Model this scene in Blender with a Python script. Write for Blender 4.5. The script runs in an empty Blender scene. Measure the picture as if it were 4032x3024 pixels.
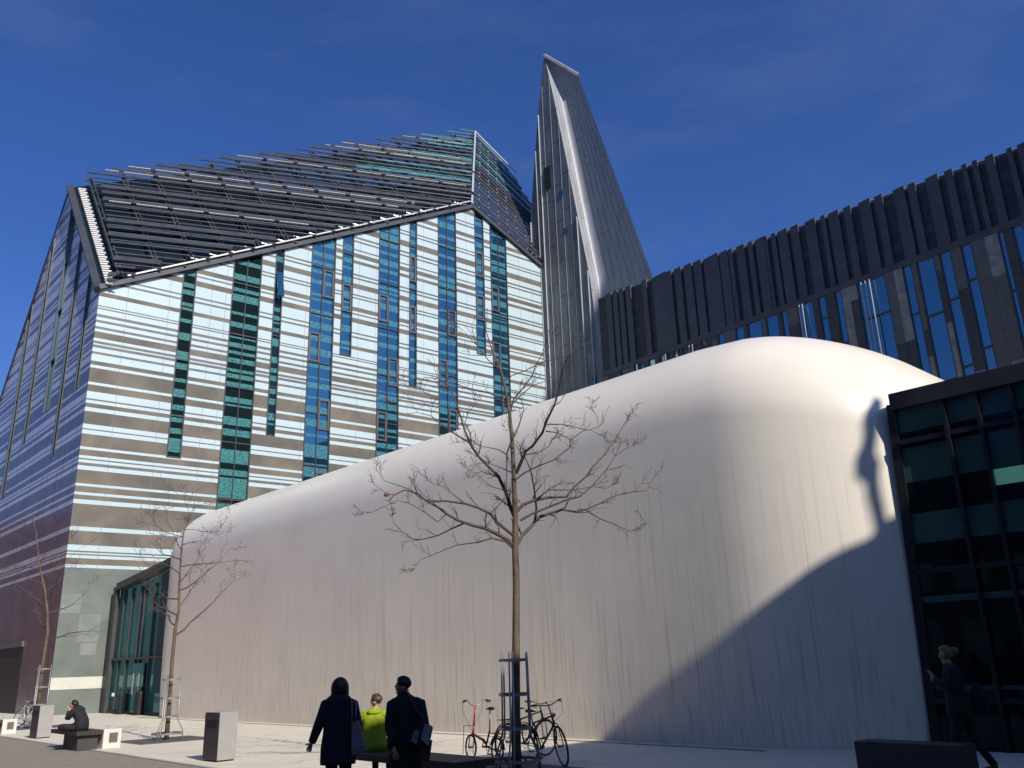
import bpy, math, random
from mathutils import Vector, Matrix
random.seed(7)
V=Vector
sc=bpy.context.scene; col=sc.collection
# ------------------------------------------------------------------ camera
CH=1.75; FPX=3400.0; PT=math.radians(17.95); RL=math.radians(1.9)
F=V((0,math.cos(PT),math.sin(PT))); Xh=V((1,0,0)); Uo=V((0,-math.sin(PT),math.cos(PT)))
RR=Xh*math.cos(RL)-Uo*math.sin(RL); UU=Xh*math.sin(RL)+Uo*math.cos(RL)
CP=V((0,0,CH))
cam=bpy.data.cameras.new('camera'); co=bpy.data.objects.new('camera',cam); col.objects.link(co)
cam.sensor_width=36; cam.lens=36*FPX/4032; cam.clip_end=3000; cam.clip_start=.1
m=Matrix((RR,UU,-F)).transposed().to_4x4(); m.translation=CP; co.matrix_world=m
sc.camera=co
def ray(x,y): return F*FPX+RR*(x-2016)+UU*(1512-y)
def gnd(x,y,z=0):
    d=ray(x,y); return CP+d*((z-CH)/d.z)
def onp(x,y,P,n):
    d=ray(x,y); return CP+d*((P-CP).dot(n)/d.dot(n))
def dep(x,y,Y):
    d=ray(x,y); return CP+d*(Y/d.y)
def az(a): a=math.radians(a); return V((math.sin(a),math.cos(a),0))
# ------------------------------------------------------------------ light
PHI=math.radians(35); EL=math.radians(35)
SUN=V((math.sin(PHI)*math.cos(EL),-math.cos(PHI)*math.cos(EL),math.sin(EL)))
w=bpy.data.worlds.new('World'); sc.world=w; w.use_nodes=True
nt=w.node_tree; bg=nt.nodes['Background']; sky=nt.nodes.new('ShaderNodeTexSky')
sky.sky_type='NISHITA'; sky.sun_disc=False; sky.sun_elevation=EL; sky.sun_rotation=math.pi-PHI
sky.air_density=1.0; sky.dust_density=2.0; sky.ozone_density=2.0; sky.altitude=100
cb_=nt.nodes.new('ShaderNodeMix'); cb_.data_type='RGBA'; cb_.blend_type='MULTIPLY'; cb_.inputs[0].default_value=1; cb_.inputs[7].default_value=(.48,.82,1.56,1)
nt.links.new(sky.outputs[0],cb_.inputs[6]); tcw=nt.nodes.new('ShaderNodeTexCoord'); mpw=nt.nodes.new('ShaderNodeMapping'); mpw.inputs['Scale'].default_value=(1.2,2.2,4); mpw.inputs['Rotation'].default_value=(.2,.5,.6); nzw=nt.nodes.new('ShaderNodeTexNoise'); nzw.inputs['Scale'].default_value=1.6; nzw.inputs['Detail'].default_value=6; nzw.inputs['Roughness'].default_value=.62
rw_=nt.nodes.new('ShaderNodeMapRange'); rw_.inputs[1].default_value=.46; rw_.inputs[2].default_value=.78; rw_.inputs[4].default_value=.09; cw=nt.nodes.new('ShaderNodeMix'); cw.data_type='RGBA'; cw.inputs[7].default_value=(6.5,7.2,8.5,1)
nt.links.new(tcw.outputs['Generated'],mpw.inputs[0]); nt.links.new(mpw.outputs[0],nzw.inputs[0]); nt.links.new(nzw.outputs[0],rw_.inputs[0]); nt.links.new(rw_.outputs[0],cw.inputs[0]); nt.links.new(cb_.outputs[2],cw.inputs[6]); nt.links.new(cw.outputs[2],bg.inputs[0]); bg.inputs[1].default_value=.082
sl=bpy.data.lights.new('sun','SUN'); sl.energy=4.9; sl.angle=math.radians(.3); sl.color=(1,.94,.86)
so=bpy.data.objects.new('sun',sl); col.objects.link(so); so.rotation_euler=SUN.to_track_quat('Z','Y').to_euler()
sc.view_settings.view_transform='Standard'; sc.view_settings.look='None'; sc.view_settings.gamma=1
sc.view_settings.exposure=0.0
sc.cycles.max_bounces=8
# ------------------------------------------------------------------ materials
MT={}
def mat(name,c,rough=.6,c2=None,scale=3,stretch=(1,1,1),metal=0,spec=.5,bump=0,detail=6,lo=.35,hi=.65,coat=0,coatr=.05,bscale=None):
    if name in MT: return MT[name]
    m=bpy.data.materials.new(name); m.use_nodes=True; n=m.node_tree; b=n.nodes['Principled BSDF']
    b.inputs['Base Color'].default_value=(*c,1); b.inputs['Roughness'].default_value=rough
    b.inputs['Metallic'].default_value=metal; b.inputs['Specular IOR Level'].default_value=spec
    if coat: b.inputs['Coat Weight'].default_value=coat; b.inputs['Coat Roughness'].default_value=coatr
    tc=n.nodes.new('ShaderNodeTexCoord'); mp=n.nodes.new('ShaderNodeMapping'); mp.inputs['Scale'].default_value=stretch
    n.links.new(tc.outputs['Object'],mp.inputs[0])
    if c2 is not None:
        t=n.nodes.new('ShaderNodeTexNoise'); t.inputs['Scale'].default_value=scale; t.inputs['Detail'].default_value=detail
        r=n.nodes.new('ShaderNodeMapRange'); r.inputs[1].default_value=lo; r.inputs[2].default_value=hi
        mx=n.nodes.new('ShaderNodeMix'); mx.data_type='RGBA'; mx.inputs[6].default_value=(*c,1); mx.inputs[7].default_value=(*c2,1)
        n.links.new(mp.outputs[0],t.inputs['Vector']); n.links.new(t.outputs[0],r.inputs[0]); n.links.new(r.outputs[0],mx.inputs[0]); n.links.new(mx.outputs[2],b.inputs['Base Color'])
    if bump:
        t=n.nodes.new('ShaderNodeTexNoise'); t.inputs['Scale'].default_value=bscale or scale*4; t.inputs['Detail'].default_value=5
        bp=n.nodes.new('ShaderNodeBump'); bp.inputs['Strength'].default_value=bump; bp.inputs['Distance'].default_value=.05
        n.links.new(mp.outputs[0],t.inputs['Vector']); n.links.new(t.outputs[0],bp.inputs['Height']); n.links.new(bp.outputs[0],b.inputs['Normal'])
    MT[name]=m; return m
def glassy(name,c,refl,rc=(.55,.7,.75),rough=.03,c2=None,scale=6,stretch=(1,1,1),bump=0):
    """coated glass: dark body with a mirror-like share"""
    m=mat(name,c,.5,c2=c2,scale=scale,stretch=stretch,spec=0); n=m.node_tree; b=n.nodes['Principled BSDF']
    g=n.nodes.new('ShaderNodeBsdfGlossy'); g.inputs['Color'].default_value=(*rc,1); g.inputs['Roughness'].default_value=rough
    lw=n.nodes.new('ShaderNodeFresnel'); lw.inputs[0].default_value=1.5
    ad=n.nodes.new('ShaderNodeMath'); ad.operation='ADD'; ad.use_clamp=True; ad.inputs[1].default_value=refl
    ms=n.nodes.new('ShaderNodeMixShader'); o=n.nodes['Material Output']
    n.links.new(lw.outputs[0],ad.inputs[0]); n.links.new(ad.outputs[0],ms.inputs[0]); n.links.new(b.outputs[0],ms.inputs[1]); n.links.new(g.outputs[0],ms.inputs[2]); n.links.new(ms.outputs[0],o.inputs[0])
    if bump:
        tc=n.nodes.new('ShaderNodeTexCoord'); t=n.nodes.new('ShaderNodeTexNoise'); t.inputs['Scale'].default_value=.35; t.inputs['Detail'].default_value=1
        bp=n.nodes.new('ShaderNodeBump'); bp.inputs['Strength'].default_value=bump; bp.inputs['Distance'].default_value=.3
        n.links.new(tc.outputs['Object'],t.inputs['Vector']); n.links.new(t.outputs[0],bp.inputs['Height']); n.links.new(bp.outputs[0],g.inputs['Normal'])
    return m
M=dict(
 stone=mat('facade_stone',(.20,.172,.135),.55,(.125,.115,.098),.55,metal=0,spec=.12,detail=9,lo=.35,hi=.62),
 stone_green=mat('green_slate',(.125,.145,.125),.4,(.18,.195,.17),.6,detail=9,coat=.6,coatr=.15),
 stone_dark=mat('dark_line_stone',(.15,.14,.12),.5,(.10,.10,.09),2),
 cream=mat('cream_limestone',(.62,.60,.50),.4,(.5,.5,.42),1.2,coat=.5,coatr=.15),
 white=mat('white_enamel_glass',(.50,.60,.61),.35,(.46,.565,.58),.3,spec=.4,coat=.12,coatr=.06),
 teal=mat('teal_textured_glass',(.09,.29,.27),.25,(.012,.075,.08),9,stretch=(1,1,4.5),detail=5,lo=.40,hi=.60,coat=.3),
 wing=glassy('window_glass',(.010,.03,.04),.26,(.34,.72,.92),bump=.12),
 tealb=mat('blue_teal_glass',(.085,.27,.33),.25,(.012,.06,.11),9,stretch=(1,1,4.5),detail=5,lo=.40,hi=.60,coat=.3), wdark=glassy('dark_reflection_glass',(.008,.016,.018),.0,(.5,.75,.8),bump=.12), frame=mat('dark_window_frame',(.045,.045,.05),.4),
 roofdark=glassy('roof_glass',(.012,.018,.02),.06,(.5,.7,.75)),
 roofteal=glassy('roof_teal_glass',(.10,.32,.27),.08,(.6,.85,.85),c2=(.015,.06,.06),scale=1.2), roofside=mat('roof_side_glass',(.02,.06,.058),.4,(.05,.15,.14),.6),
 lam=mat('grey_lamella_metal',(.075,.075,.08),.5,(.05,.05,.052),2,metal=.2),
 lamg=mat('teal_blade_glass',(.13,.30,.27),.2,(.05,.15,.14),1.5,coat=.6), lamc=mat('cream_reflector',(.75,.70,.62),.5,(.68,.62,.54),2),
 coping=mat('dark_coping_metal',(.055,.058,.065),.5,(.04,.043,.05),1),
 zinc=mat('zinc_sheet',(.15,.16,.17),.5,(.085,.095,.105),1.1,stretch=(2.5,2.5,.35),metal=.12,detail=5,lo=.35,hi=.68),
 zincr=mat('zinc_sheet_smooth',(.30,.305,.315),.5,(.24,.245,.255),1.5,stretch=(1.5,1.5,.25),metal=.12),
 seam=mat('zinc_seam',(.50,.50,.51),.35,metal=.2), seamd=mat('dark_joint',(.04,.042,.048),.6),
 fin=mat('dark_fin_panel',(.062,.062,.074),.55,(.048,.048,.06),1.2,detail=8), mesh=mat('dark_mesh_panel',(.016,.016,.02),.6,(.04,.036,.034),1.4,stretch=(.6,.6,2.2),lo=.45,hi=.75),
 pa=mat('stone_panel_dark',(.055,.055,.052),.6,(.04,.04,.04),3), pb=mat('stone_panel_mid',(.11,.11,.10),.6,(.085,.085,.08),3), pc=mat('stone_panel_light',(.27,.27,.24),.6,(.16,.16,.15),3),
 wblue=glassy('blue_window_glass',(.01,.03,.04),.34,(.5,.82,.92),bump=.05),
 pole=mat('white_pole',(.30,.32,.35),.5),
 dglass=glassy('dark_link_glass',(.006,.009,.012),.01,(.4,.6,.6)), dteal=mat('teal_reflection_pane',(.05,.115,.105),.15,(.03,.075,.07),1,coat=.5), 
 link=glassy('entrance_glass',(.02,.115,.12),.05,(.5,.75,.75)),
 steel=mat('brushed_steel',(.34,.33,.32),.42,metal=.6), dsteel=mat('dark_steel',(.05,.05,.05),.4,metal=.4),
 bark=mat('bark',(.15,.105,.066),.8,(.075,.055,.038),9,stretch=(1,1,.4),bump=.4), twig=mat('twig_bark',(.11,.075,.055),.8,(.07,.05,.04),6),
 wood=mat('dark_bench_timber',(.045,.032,.026),.6,(.03,.022,.02),5,stretch=(1,1,6)),
 conc=mat('pale_concrete',(.66,.62,.55),.7,(.56,.53,.47),4,bump=.1), binl=mat('bin_grey_metal',(.33,.31,.30),.5,(.29,.275,.27),3), bind=mat('bin_shaded_metal',(.04,.036,.037),.5),
 black=mat('black_plastic',(.008,.008,.009),.6), rubber=mat('tyre_rubber',(.018,.018,.018),.7),
)
# ------------------------------------------------------------------ mesh building
class MB:
    def __init__(s): s.v=[]; s.f=[]; s.m=[]
    def poly(s,pts,mi=0):
        i=len(s.v); s.v+= [V(p) for p in pts]; s.f.append(list(range(i,i+len(pts)))); s.m.append(mi)
    def hexa(s,b,t,mi=0):
        i=len(s.v); s.v+=[V(p) for p in b]+[V(p) for p in t]; n=len(b)
        s.f.append([i+k for k in range(n)][::-1]); s.f.append([i+n+k for k in range(n)])
        for k in range(n): s.f.append([i+k,i+(k+1)%n,i+n+(k+1)%n,i+n+k])
        s.m+=[mi]*(n+2)
    def box(s,o,a,b,c,mi=0):
        """o corner, a b c edge vectors"""
        o,a,b,c=V(o),V(a),V(b),V(c)
        if a.cross(b).dot(c)<0: a,b=b,a
        s.hexa([o,o+a,o+a+b,o+b],[o+c,o+a+c,o+a+b+c,o+b+c],mi)
    def cbox(s,c,sx,sy,sz,mi=0):
        c=V(c); s.box(c-V((sx/2,sy/2,sz/2)),(sx,0,0),(0,sy,0),(0,0,sz),mi)
    def bar(s,p,q,w,h,up=V((0,0,1)),mi=0):
        p,q=V(p),V(q); d=(q-p); 
        if d.length<1e-5: return
        dn=d.normalized(); a=dn.cross(up)
        if a.length<1e-4: a=dn.cross(V((1,0,0)))
        a.normalize(); b=a.cross(dn).normalized()
        s.box(p-a*w/2-b*h/2,d,a*w,b*h,mi)
    def tube(s,pts,rad,seg=8,mi=0,cap=True,ell=1.0,up=None):
        pts=[V(p) for p in pts]; n=len(pts)
        if not hasattr(rad,'__len__'): rad=[rad]*n
        T=[]
        for i in range(n):
            d=(pts[min(i+1,n-1)]-pts[max(i-1,0)]); T.append(d.normalized() if d.length>1e-9 else V((0,0,1)))
        a=up if up is not None else (V((0,0,1)) if abs(T[0].z)<.9 else V((1,0,0)))
        base=len(s.v); A=(a-T[0]*a.dot(T[0])).normalized()
        for i in range(n):
            A=(A-T[i]*A.dot(T[i])); A=A.normalized() if A.length>1e-6 else T[i].orthogonal().normalized(); B=T[i].cross(A)
            for k in range(seg):
                t=2*math.pi*k/seg; s.v.append(pts[i]+A*math.cos(t)*rad[i]*ell+B*math.sin(t)*rad[i])
        for i in range(n-1):
            for k in range(seg):
                k2=(k+1)%seg; s.f.append([base+i*seg+k,base+i*seg+k2,base+(i+1)*seg+k2,base+(i+1)*seg+k]); s.m.append(mi)
        if cap:
            s.f.append([base+k for k in range(seg)][::-1]); s.f.append([base+(n-1)*seg+k for k in range(seg)]); s.m+=[mi,mi]
    def loft(s,rings,seg=20,mi=0):
        """rings: (centre, rx, ry[, rot]) horizontal ellipses"""
        base=len(s.v); n=len(rings)
        for c,rx,ry,*ro in rings:
            ro=ro[0] if ro else 0
            for k in range(seg):
                t=2*math.pi*k/seg; x=rx*math.cos(t); y=ry*math.sin(t)
                s.v.append(V(c)+V((x*math.cos(ro)-y*math.sin(ro),x*math.sin(ro)+y*math.cos(ro),0)))
        for i in range(n-1):
            for k in range(seg):
                k2=(k+1)%seg; s.f.append([base+i*seg+k,base+i*seg+k2,base+(i+1)*seg+k2,base+(i+1)*seg+k]); s.m.append(mi)
        s.f.append([base+k for k in range(seg)][::-1]); s.f.append([base+(n-1)*seg+k for k in range(seg)]); s.m+=[mi,mi]
    def sphere(s,c,r,mi=0,nu=14,nv=9,R=None,fn=None):
        c=V(c); r=V(r) if hasattr(r,'__len__') else V((r,r,r)); base=len(s.v)
        for j in range(nv+1):
            ph=math.pi*j/nv
            for i in range(nu):
                t=2*math.pi*i/nu; p=V((math.sin(ph)*math.cos(t)*r.x,math.sin(ph)*math.sin(t)*r.y,math.cos(ph)*r.z))
                if fn: p=fn(p)
                if R is not None: p=R@p
                s.v.append(c+p)
        for j in range(nv):
            for i in range(nu):
                i2=(i+1)%nu; s.f.append([base+j*nu+i,base+(j+1)*nu+i,base+(j+1)*nu+i2,base+j*nu+i2]); s.m.append(mi)
    def torus(s,c,R,r,axis,mi=0,nu=32,nv=8):
        c=V(c); ax=V(axis).normalized(); a=ax.orthogonal().normalized(); b=ax.cross(a); base=len(s.v)
        for i in range(nu):
            t=2*math.pi*i/nu; d=a*math.cos(t)+b*math.sin(t)
            for j in range(nv):
                q=2*math.pi*j/nv; s.v.append(c+d*(R+r*math.cos(q))+ax*r*math.sin(q))
        for i in range(nu):
            for j in range(nv):
                i2=(i+1)%nu;j2=(j+1)%nv; s.f.append([base+i*nv+j,base+i2*nv+j,base+i2*nv+j2,base+i*nv+j2]); s.m.append(mi)
    def build(s,name,mats,parent=None,world=True,smooth=False,bevel=0):
        if not isinstance(mats,(list,tuple)): mats=[mats]
        off=V((0,0,0))
        if parent is not None and world:
            q=parent
            while q is not None: off+=q.location; q=q.parent
        me=bpy.data.meshes.new(name); me.from_pydata([tuple(p-off) for p in s.v],[],s.f)
        for mm in mats: me.materials.append(mm)
        me.polygons.foreach_set('material_index',s.m)
        if smooth: me.polygons.foreach_set('use_smooth',[True]*len(s.f))
        me.update(); o=bpy.data.objects.new(name,me); col.objects.link(o)
        if parent is not None: o.parent=parent
        if bevel:
            b=o.modifiers.new('bevel','BEVEL'); b.width=bevel; b.segments=2; b.limit_method='ANGLE'
        return o
def empty(name,loc,label,cat,group=None,rz=0):
    o=bpy.data.objects.new(name,None); col.objects.link(o); o.location=loc; o.rotation_euler=(0,0,rz); o.empty_display_size=.3
    tag(o,label,cat,group); return o
def tag(o,label=None,cat=None,group=None,kind=None):
    if label: o['label']=label
    if cat: o['category']=cat
    if group: o['group']=group
    if kind: o['kind']=kind
    return o
def clip(poly,fn):
    """keep fn(p)>=0 of a convex 2-d polygon"""
    out=[]
    for i,p in enumerate(poly):
        q=poly[(i+1)%len(poly)]; a,b=fn(p),fn(q)
        if a>=0: out.append(p)
        if (a>=0)!=(b>=0):
            t=a/(a-b); out.append((p[0]+(q[0]-p[0])*t,p[1]+(q[1]-p[1])*t))
    return out
Z=V((0,0,1))
# ------------------------------------------------------------------ ground
def groundmat():
    m=mat('pale_paving',(.50,.46,.385),.8); n=m.node_tree; b=n.nodes['Principled BSDF']
    tc=n.nodes.new('ShaderNodeTexCoord'); mp=n.nodes.new('ShaderNodeMapping'); mp.inputs['Rotation'].default_value=(0,0,math.radians(46.5))
    n.links.new(tc.outputs['Object'],mp.inputs[0])
    br=n.nodes.new('ShaderNodeTexBrick'); br.inputs['Scale'].default_value=1; br.inputs['Brick Width'].default_value=.6; br.inputs['Row Height'].default_value=.3; br.inputs['Mortar Size'].default_value=.006
    br.inputs['Color1'].default_value=(.68,.61,.48,1); br.inputs['Color2'].default_value=(.63,.565,.445,1); br.inputs['Mortar'].default_value=(.36,.33,.28,1)
    n.links.new(mp.outputs[0],br.inputs['Vector'])
    t=n.nodes.new('ShaderNodeTexNoise'); t.inputs['Scale'].default_value=.9; t.inputs['Detail'].default_value=8
    r=n.nodes.new('ShaderNodeMapRange'); r.inputs[1].default_value=.55; r.inputs[2].default_value=.75; r.inputs[4].default_value=.45
    mp2=n.nodes.new('ShaderNodeMapping'); mp2.inputs['Rotation'].default_value=(0,0,math.radians(46.5)); mp2.inputs['Scale'].default_value=(.5,2,1)
    n.links.new(tc.outputs['Object'],mp2.inputs[0])
    n.links.new(mp2.outputs[0],t.inputs[0]); n.links.new(t.outputs[0],r.inputs[0])
    mx=n.nodes.new('ShaderNodeMix'); mx.data_type='RGBA'; mx.inputs[7].default_value=(.40,.36,.29,1)
    n.links.new(r.outputs[0],mx.inputs[0]); n.links.new(br.outputs[0],mx.inputs[6]); n.links.new(mx.outputs[2],b.inputs['Base Color'])
    return m
g=MB(); g.poly([(-1500,-1500,-.012),(1500,-1500,-.012),(1500,1500,-.012),(-1500,1500,-.012)])
tag(g.build('ground',mat('far_ground',(.2,.19,.17),.9,(.15,.14,.13),.1)),kind='structure')
U=V((.685,-.728,0)); B=V((.728,.685,0))           # along the white hall's front, and away behind it
K0=gnd(0,2896); K1=gnd(860,3024); kd=(K1-K0).normalized(); kn=V((-kd.y,kd.x,0)); kn=kn if kn.y>0 else -kn
g=MB(); a=K0-kd*60; b=K0+kd*70
g.poly([a,b,b+kn*90,a+kn*90]); tag(g.build('pavement',groundmat()),kind='structure')
g=MB(); a2=a-kn*.12; b2=b-kn*.12
g.poly([a2-kn*8.5-Z*.008,b2-kn*8.5-Z*.008,b2-Z*.008,a2-Z*.008]); tag(g.build('road',mat('asphalt',(.30,.25,.195),.85,(.225,.188,.148),6,bump=.3,detail=10,bscale=60)),kind='structure')
g=MB(); g.poly([a-kn*.12+Z*.002,b-kn*.12+Z*.002,b+Z*.002,a+Z*.002]); tag(g.build('kerb_strip',mat('kerb_stone',(.30,.29,.27),.8,(.42,.40,.36),1.2)),kind='structure')
g=MB(); a3=a2-kn*8.5; b3=b2-kn*8.5; g.poly([a3-kn*60,b3-kn*60,b3,a3]); g.build('near_pavement',groundmat())['kind']='structure'
mh=MB(); c_=gnd(2255,2999); 
for i in range(24):
    a0,a1=2*math.pi*i/24,2*math.pi*(i+1)/24; mh.poly([c_+Z*.003,c_+V((math.cos(a0),math.sin(a0),0))*.36+Z*.003,c_+V((math.cos(a1),math.sin(a1),0))*.36+Z*.003])
tag(mh.build('manhole_cover',mat('pale_cover',(.5,.49,.46),.6,(.4,.39,.37),6)),'round pale manhole cover in the paving right of the bicycles','manhole cover')
dr=MB(); dd_=O_=gnd(609,2824); Ut=V((.685,-.728,0)); Bt=V((.728,.685,0)); dr.box(dd_-Bt*.42-Ut*1.0+Z*-.004,Ut*32,Bt*.14,Z*.008)
tag(dr.build('drain_channel',mat('drain_grid',(.09,.085,.08),.6,(.05,.05,.05),20)),'narrow dark drainage strip in the paving along the foot of the white pavilion','drain')
# ------------------------------------------------------------------ striped assembly hall
A=gnd(182,2819); UA=az(51.5); NA=V((-UA.y,UA.x,0)); NA=NA if NA.y<0 else -NA
UG=az(-43); NG=V((-UG.y,UG.x,0)); NG=NG if NG.y<0 else -NG
hall=empty('assembly_hall',A,'large gabled hall striped in white glass and brown stone with a louvred roof','building')
def cz(y): return onp(386+(y-1134)*(182-386)/(2819-1134),y,A,NA).z
def pA(s,z,off=0): return A+UA*s+Z*z+NA*off
def pG(s,z,off=0): return A+UG*s+Z*z+NG*off
k=.241
br=[(1120+a*k,1120+b*k) for a,b in ((110,178),(325,345),(366,388),(468,515),(563,605),(668,710),(752,860),(905,948),(968,1015),(1080,1120),(1232,1298),(1345,1578))]
br+=[(1500+a*k,1500+b*k) for a,b in ((45,155),(270,297),(347,415),(480,688),(762,783),(850,1060),(1103,1203),(1248,1272),(1318,1368),(1437,1660))]
br+=[(1880+a*k,1880+b*k) for a,b in ((125,225),(270,345),(415,788),(858,1090),(1185,1210),(1235,1258),(1308,1412))]
brown=[(cz(b),cz(a)) for a,b in br]              # (zlow, zhigh)
zs0=cz(1880+1465*k); brown.append((-.01,zs0))
zz=max(b for a,b in brown); rnd=random.Random(3)
pat=[(.75,.12),(.22,.1),(.9,.32),(.3,.1),(.2,.28),(.8,.1),(.16,.1),(.55,.34),(.42,.12),(.18,.12),(1.0,.22),(.3,.3),(.25,.1),(.7,.12),(.2,.14),(.5,.42),(.6,.1),(.2,.1),(.9,.15),(.3,.3)]
i=0
while zz<39:
    wgap,bh=pat[i%len(pat)]; wgap*=.8; bh*=1.15; brown.append((zz+wgap,zz+wgap+bh)); zz+=wgap+bh; i+=1
brown.sort()
bands=[]; prev=0
for a_,b_ in brown:
    if a_>prev: bands.append((prev,a_,1))
    bands.append((max(a_,prev),b_,0)); prev=b_
EV=onp(386,1134,A,NA).z
PK=onp(1856,815,A,NA); sPK=(PK-A).dot(UA); EN=onp(2130,1050,A,NA); sEN=(EN-A).dot(UA)
def ztop(s): return EV+(PK.z-EV)*s/sPK if s<sPK else PK.z+(EN.z-PK.z)*(s-sPK)/(sEN-sPK)
wins=[]  # s0,s1,zbottom,panes
for (xl,yl),(xr,yr),hid,pn in (((653.6,1799),(711.6,1804),0,1),((847,2026),(973.6,1975),1,2),((1045.7,1712),(1082,1714.6),0,1),((1210,1400),(1309,1400),1,2),((1336,1395),(1382,1395),0,1),((1484.4,1400),(1570.6,1400),1,2),((1608.6,1518),(1640,1519),0,1),((1725.7,1400),(1801,1400),1,2),((1877,1392),(1914,1393),0,1),((1939.4,1400),(2006,1400),1,2)):
    s0=(onp(xl,yl,A,NA)-A).dot(UA); s1=(onp(xr,yr,A,NA)-A).dot(UA); wins.append((s0,s1,onp(xl,yl,A,NA).z if not hid else 8.0,pn))
def bandmi(z0,z1,t):
    if t==1: return 1
    if z1-z0<.24: return 2
    if z0<6.5 and z1<zs0+.1 : return 3
    if z0<12 and z1-z0>1.9: return 3
    return 0
mw=MB(); SW=.0
def wallpiece(mb,s0,s1,zlo,zhi,P,top,mats=bandmi,off=0):
    for z0,z1,t in bands:
        a=max(z0,zlo); b=min(z1,zhi)
        if b<=a: continue
        poly=[(s0,a),(s1,a),(s1,b),(s0,b)]
        for fn in top: 
            poly=clip(poly,fn)
            if len(poly)<3: break
        if len(poly)>=3: mb.poly([P(s,z,off) for s,z in poly],mats(z0,z1,t))
topA=[lambda p:EV+(PK.z-EV)*p[0]/sPK-p[1], lambda p:PK.z+(EN.z-PK.z)*(p[0]-sPK)/(sEN-sPK)-p[1]]
edges=[0]; 
for s0,s1,zb,pn in wins: edges+=[s0,s1]
edges.append(sEN)
for i in range(0,len(edges),2): wallpiece(mw,edges[i],edges[i+1],0,60,pA,topA)
for s0,s1,zb,pn in wins: wallpiece(mw,s0,s1,0,zb,pA,topA)
ww=mw.build('striped_wall',[M['stone'],M['white'],M['stone_dark'],M['stone_green']],hall)
# panel joints, the cream band
j=MB()
for s in [1.55,3.95,5.25,6.5,7.4,10.6,12.9]+[14.2+1.35*i for i in range(16)]:
    if any(a-.05<s<b+.05 for a,b,_,_ in wins): continue
    j.box(pA(s,2.6,0),UA*.018,NA*.004,Z*(ztop(s)-2.9))
j.build('panel_joint',mat('joint_shadow_gap',(.16,.17,.17),.7),hall)
zc0=onp(205,2717,A,NA).z; zc1=onp(210,2669,A,NA).z
c=MB(); sE=(gnd(408,2806)-A).dot(UA)
c.box(pA(0.004,zc0,.004),UA*(sE-.01),NA*.012,Z*(zc1-zc0)); c.build('cream_band',M['cream'],hall)
# lighter slate panels low down
c=MB()
for s0,s1,za,zb in ((.05,1.0,5.0,6.0),(1.0,2.05,3.55,4.95),(1.2,2.0,2.9,3.5)):
    c.box(pA(s0,za,.003),UA*(s1-s0),NA*.006,Z*(zb-za))
c.build('slate_panel',mat('light_slate',(.23,.25,.22),.4,(.18,.20,.18),1.5,coat=.5,coatr=.15),hall)
# window strips
for wi,(s0,s1,zb,pn) in enumerate(wins):
    r=random.Random(wi); mb=MB(); zt=min(ztop(s0),ztop(s1))
    def wm(z0,z1,t): 
        if t==0: return 0 if z1-z0>.2 else 1
        return 1 if (z1-z0>.25 or r.random()<.4) else 0
    z=zb; t=0 if r.random()<.6 else 1; keep=bands; wb=[]
    lowf=lambda z: z<15
    while z<zt+3:
        h=(r.uniform(.35,1.5) if lowf(z) else r.uniform(.10,.55)) if t==0 else (r.uniform(.10,.45) if lowf(z) else r.uniform(.12,.75))
        wb.append((z,z+h,t)); z+=h; t=1-t
    bands=wb; wallpiece(mb,s0,s1,zb,60,pA,topA,lambda z0,z1,t:t,-.10); bands=keep
    o=mb.build('window',[M['tealb'] if wi>2 else M['teal'],M['wing'] if wi>2 else M['wdark']],hall)  # left strips: darker glass copy, a dark building's reflection put into the colour
    fr=MB(); tt=.07
    for s in (s0,s1-tt): fr.box(pA(s,zb,-.12),UA*tt,NA*.16,Z*(ztop(s+tt/2)-zb-.15))
    fr.box(pA(s0+tt,zb,-.12),UA*(s1-s0-2*tt),NA*.16,Z*tt)
    if pn==2: sm=(s0+s1)/2; fr.box(pA(sm-.025,zb+tt,-.09),UA*.05,NA*.08,Z*(ztop(sm)-zb-.3))
    z=zb+2.5+r.random()*2
    while z<zt-.5:
        fr.box(pA(s0+tt,z,-.09),UA*(s1-s0-2*tt),NA*.075,Z*.07); z+=3.55
    fr.build('frame',M['frame'],o)
    z=zb+2.2+r.random()*2; n=0
    while z<zt-3.4 and n<5 and wi not in (0,1,2):
        side=r.random()<.5; a=s0+.08 if (side or pn==1) else (s0+s1)/2+.04; b=(s0+s1)/2-.04 if (side and pn==2) else s1-.08
        cs=MB(); hh=2.1; ft=.11
        cs.box(pA(a,z,-.085),UA*ft,NA*.10,Z*hh); cs.box(pA(b-ft,z,-.085),UA*ft,NA*.10,Z*hh)
        cs.box(pA(a+ft,z,-.085),UA*(b-a-2*ft),NA*.10,Z*ft); cs.box(pA(a+ft,z+hh-ft,-.085),UA*(b-a-2*ft),NA*.10,Z*ft)
        cs.build('casement',mat('bronze_frame',(.10,.085,.08),.45),o); z+=3.6+r.random()*1.5; n+=1
    if wi==2:   # tilted-open casement
        cs=MB(); a=V(pA(s0+.08,zt-1.6,.03)); d=(-Z*1.9+NA*.45)
        cs.box(a,UA*(s1-s0-.16),d,NA*.05); cs.build('open_casement',M['wing'],o)
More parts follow.
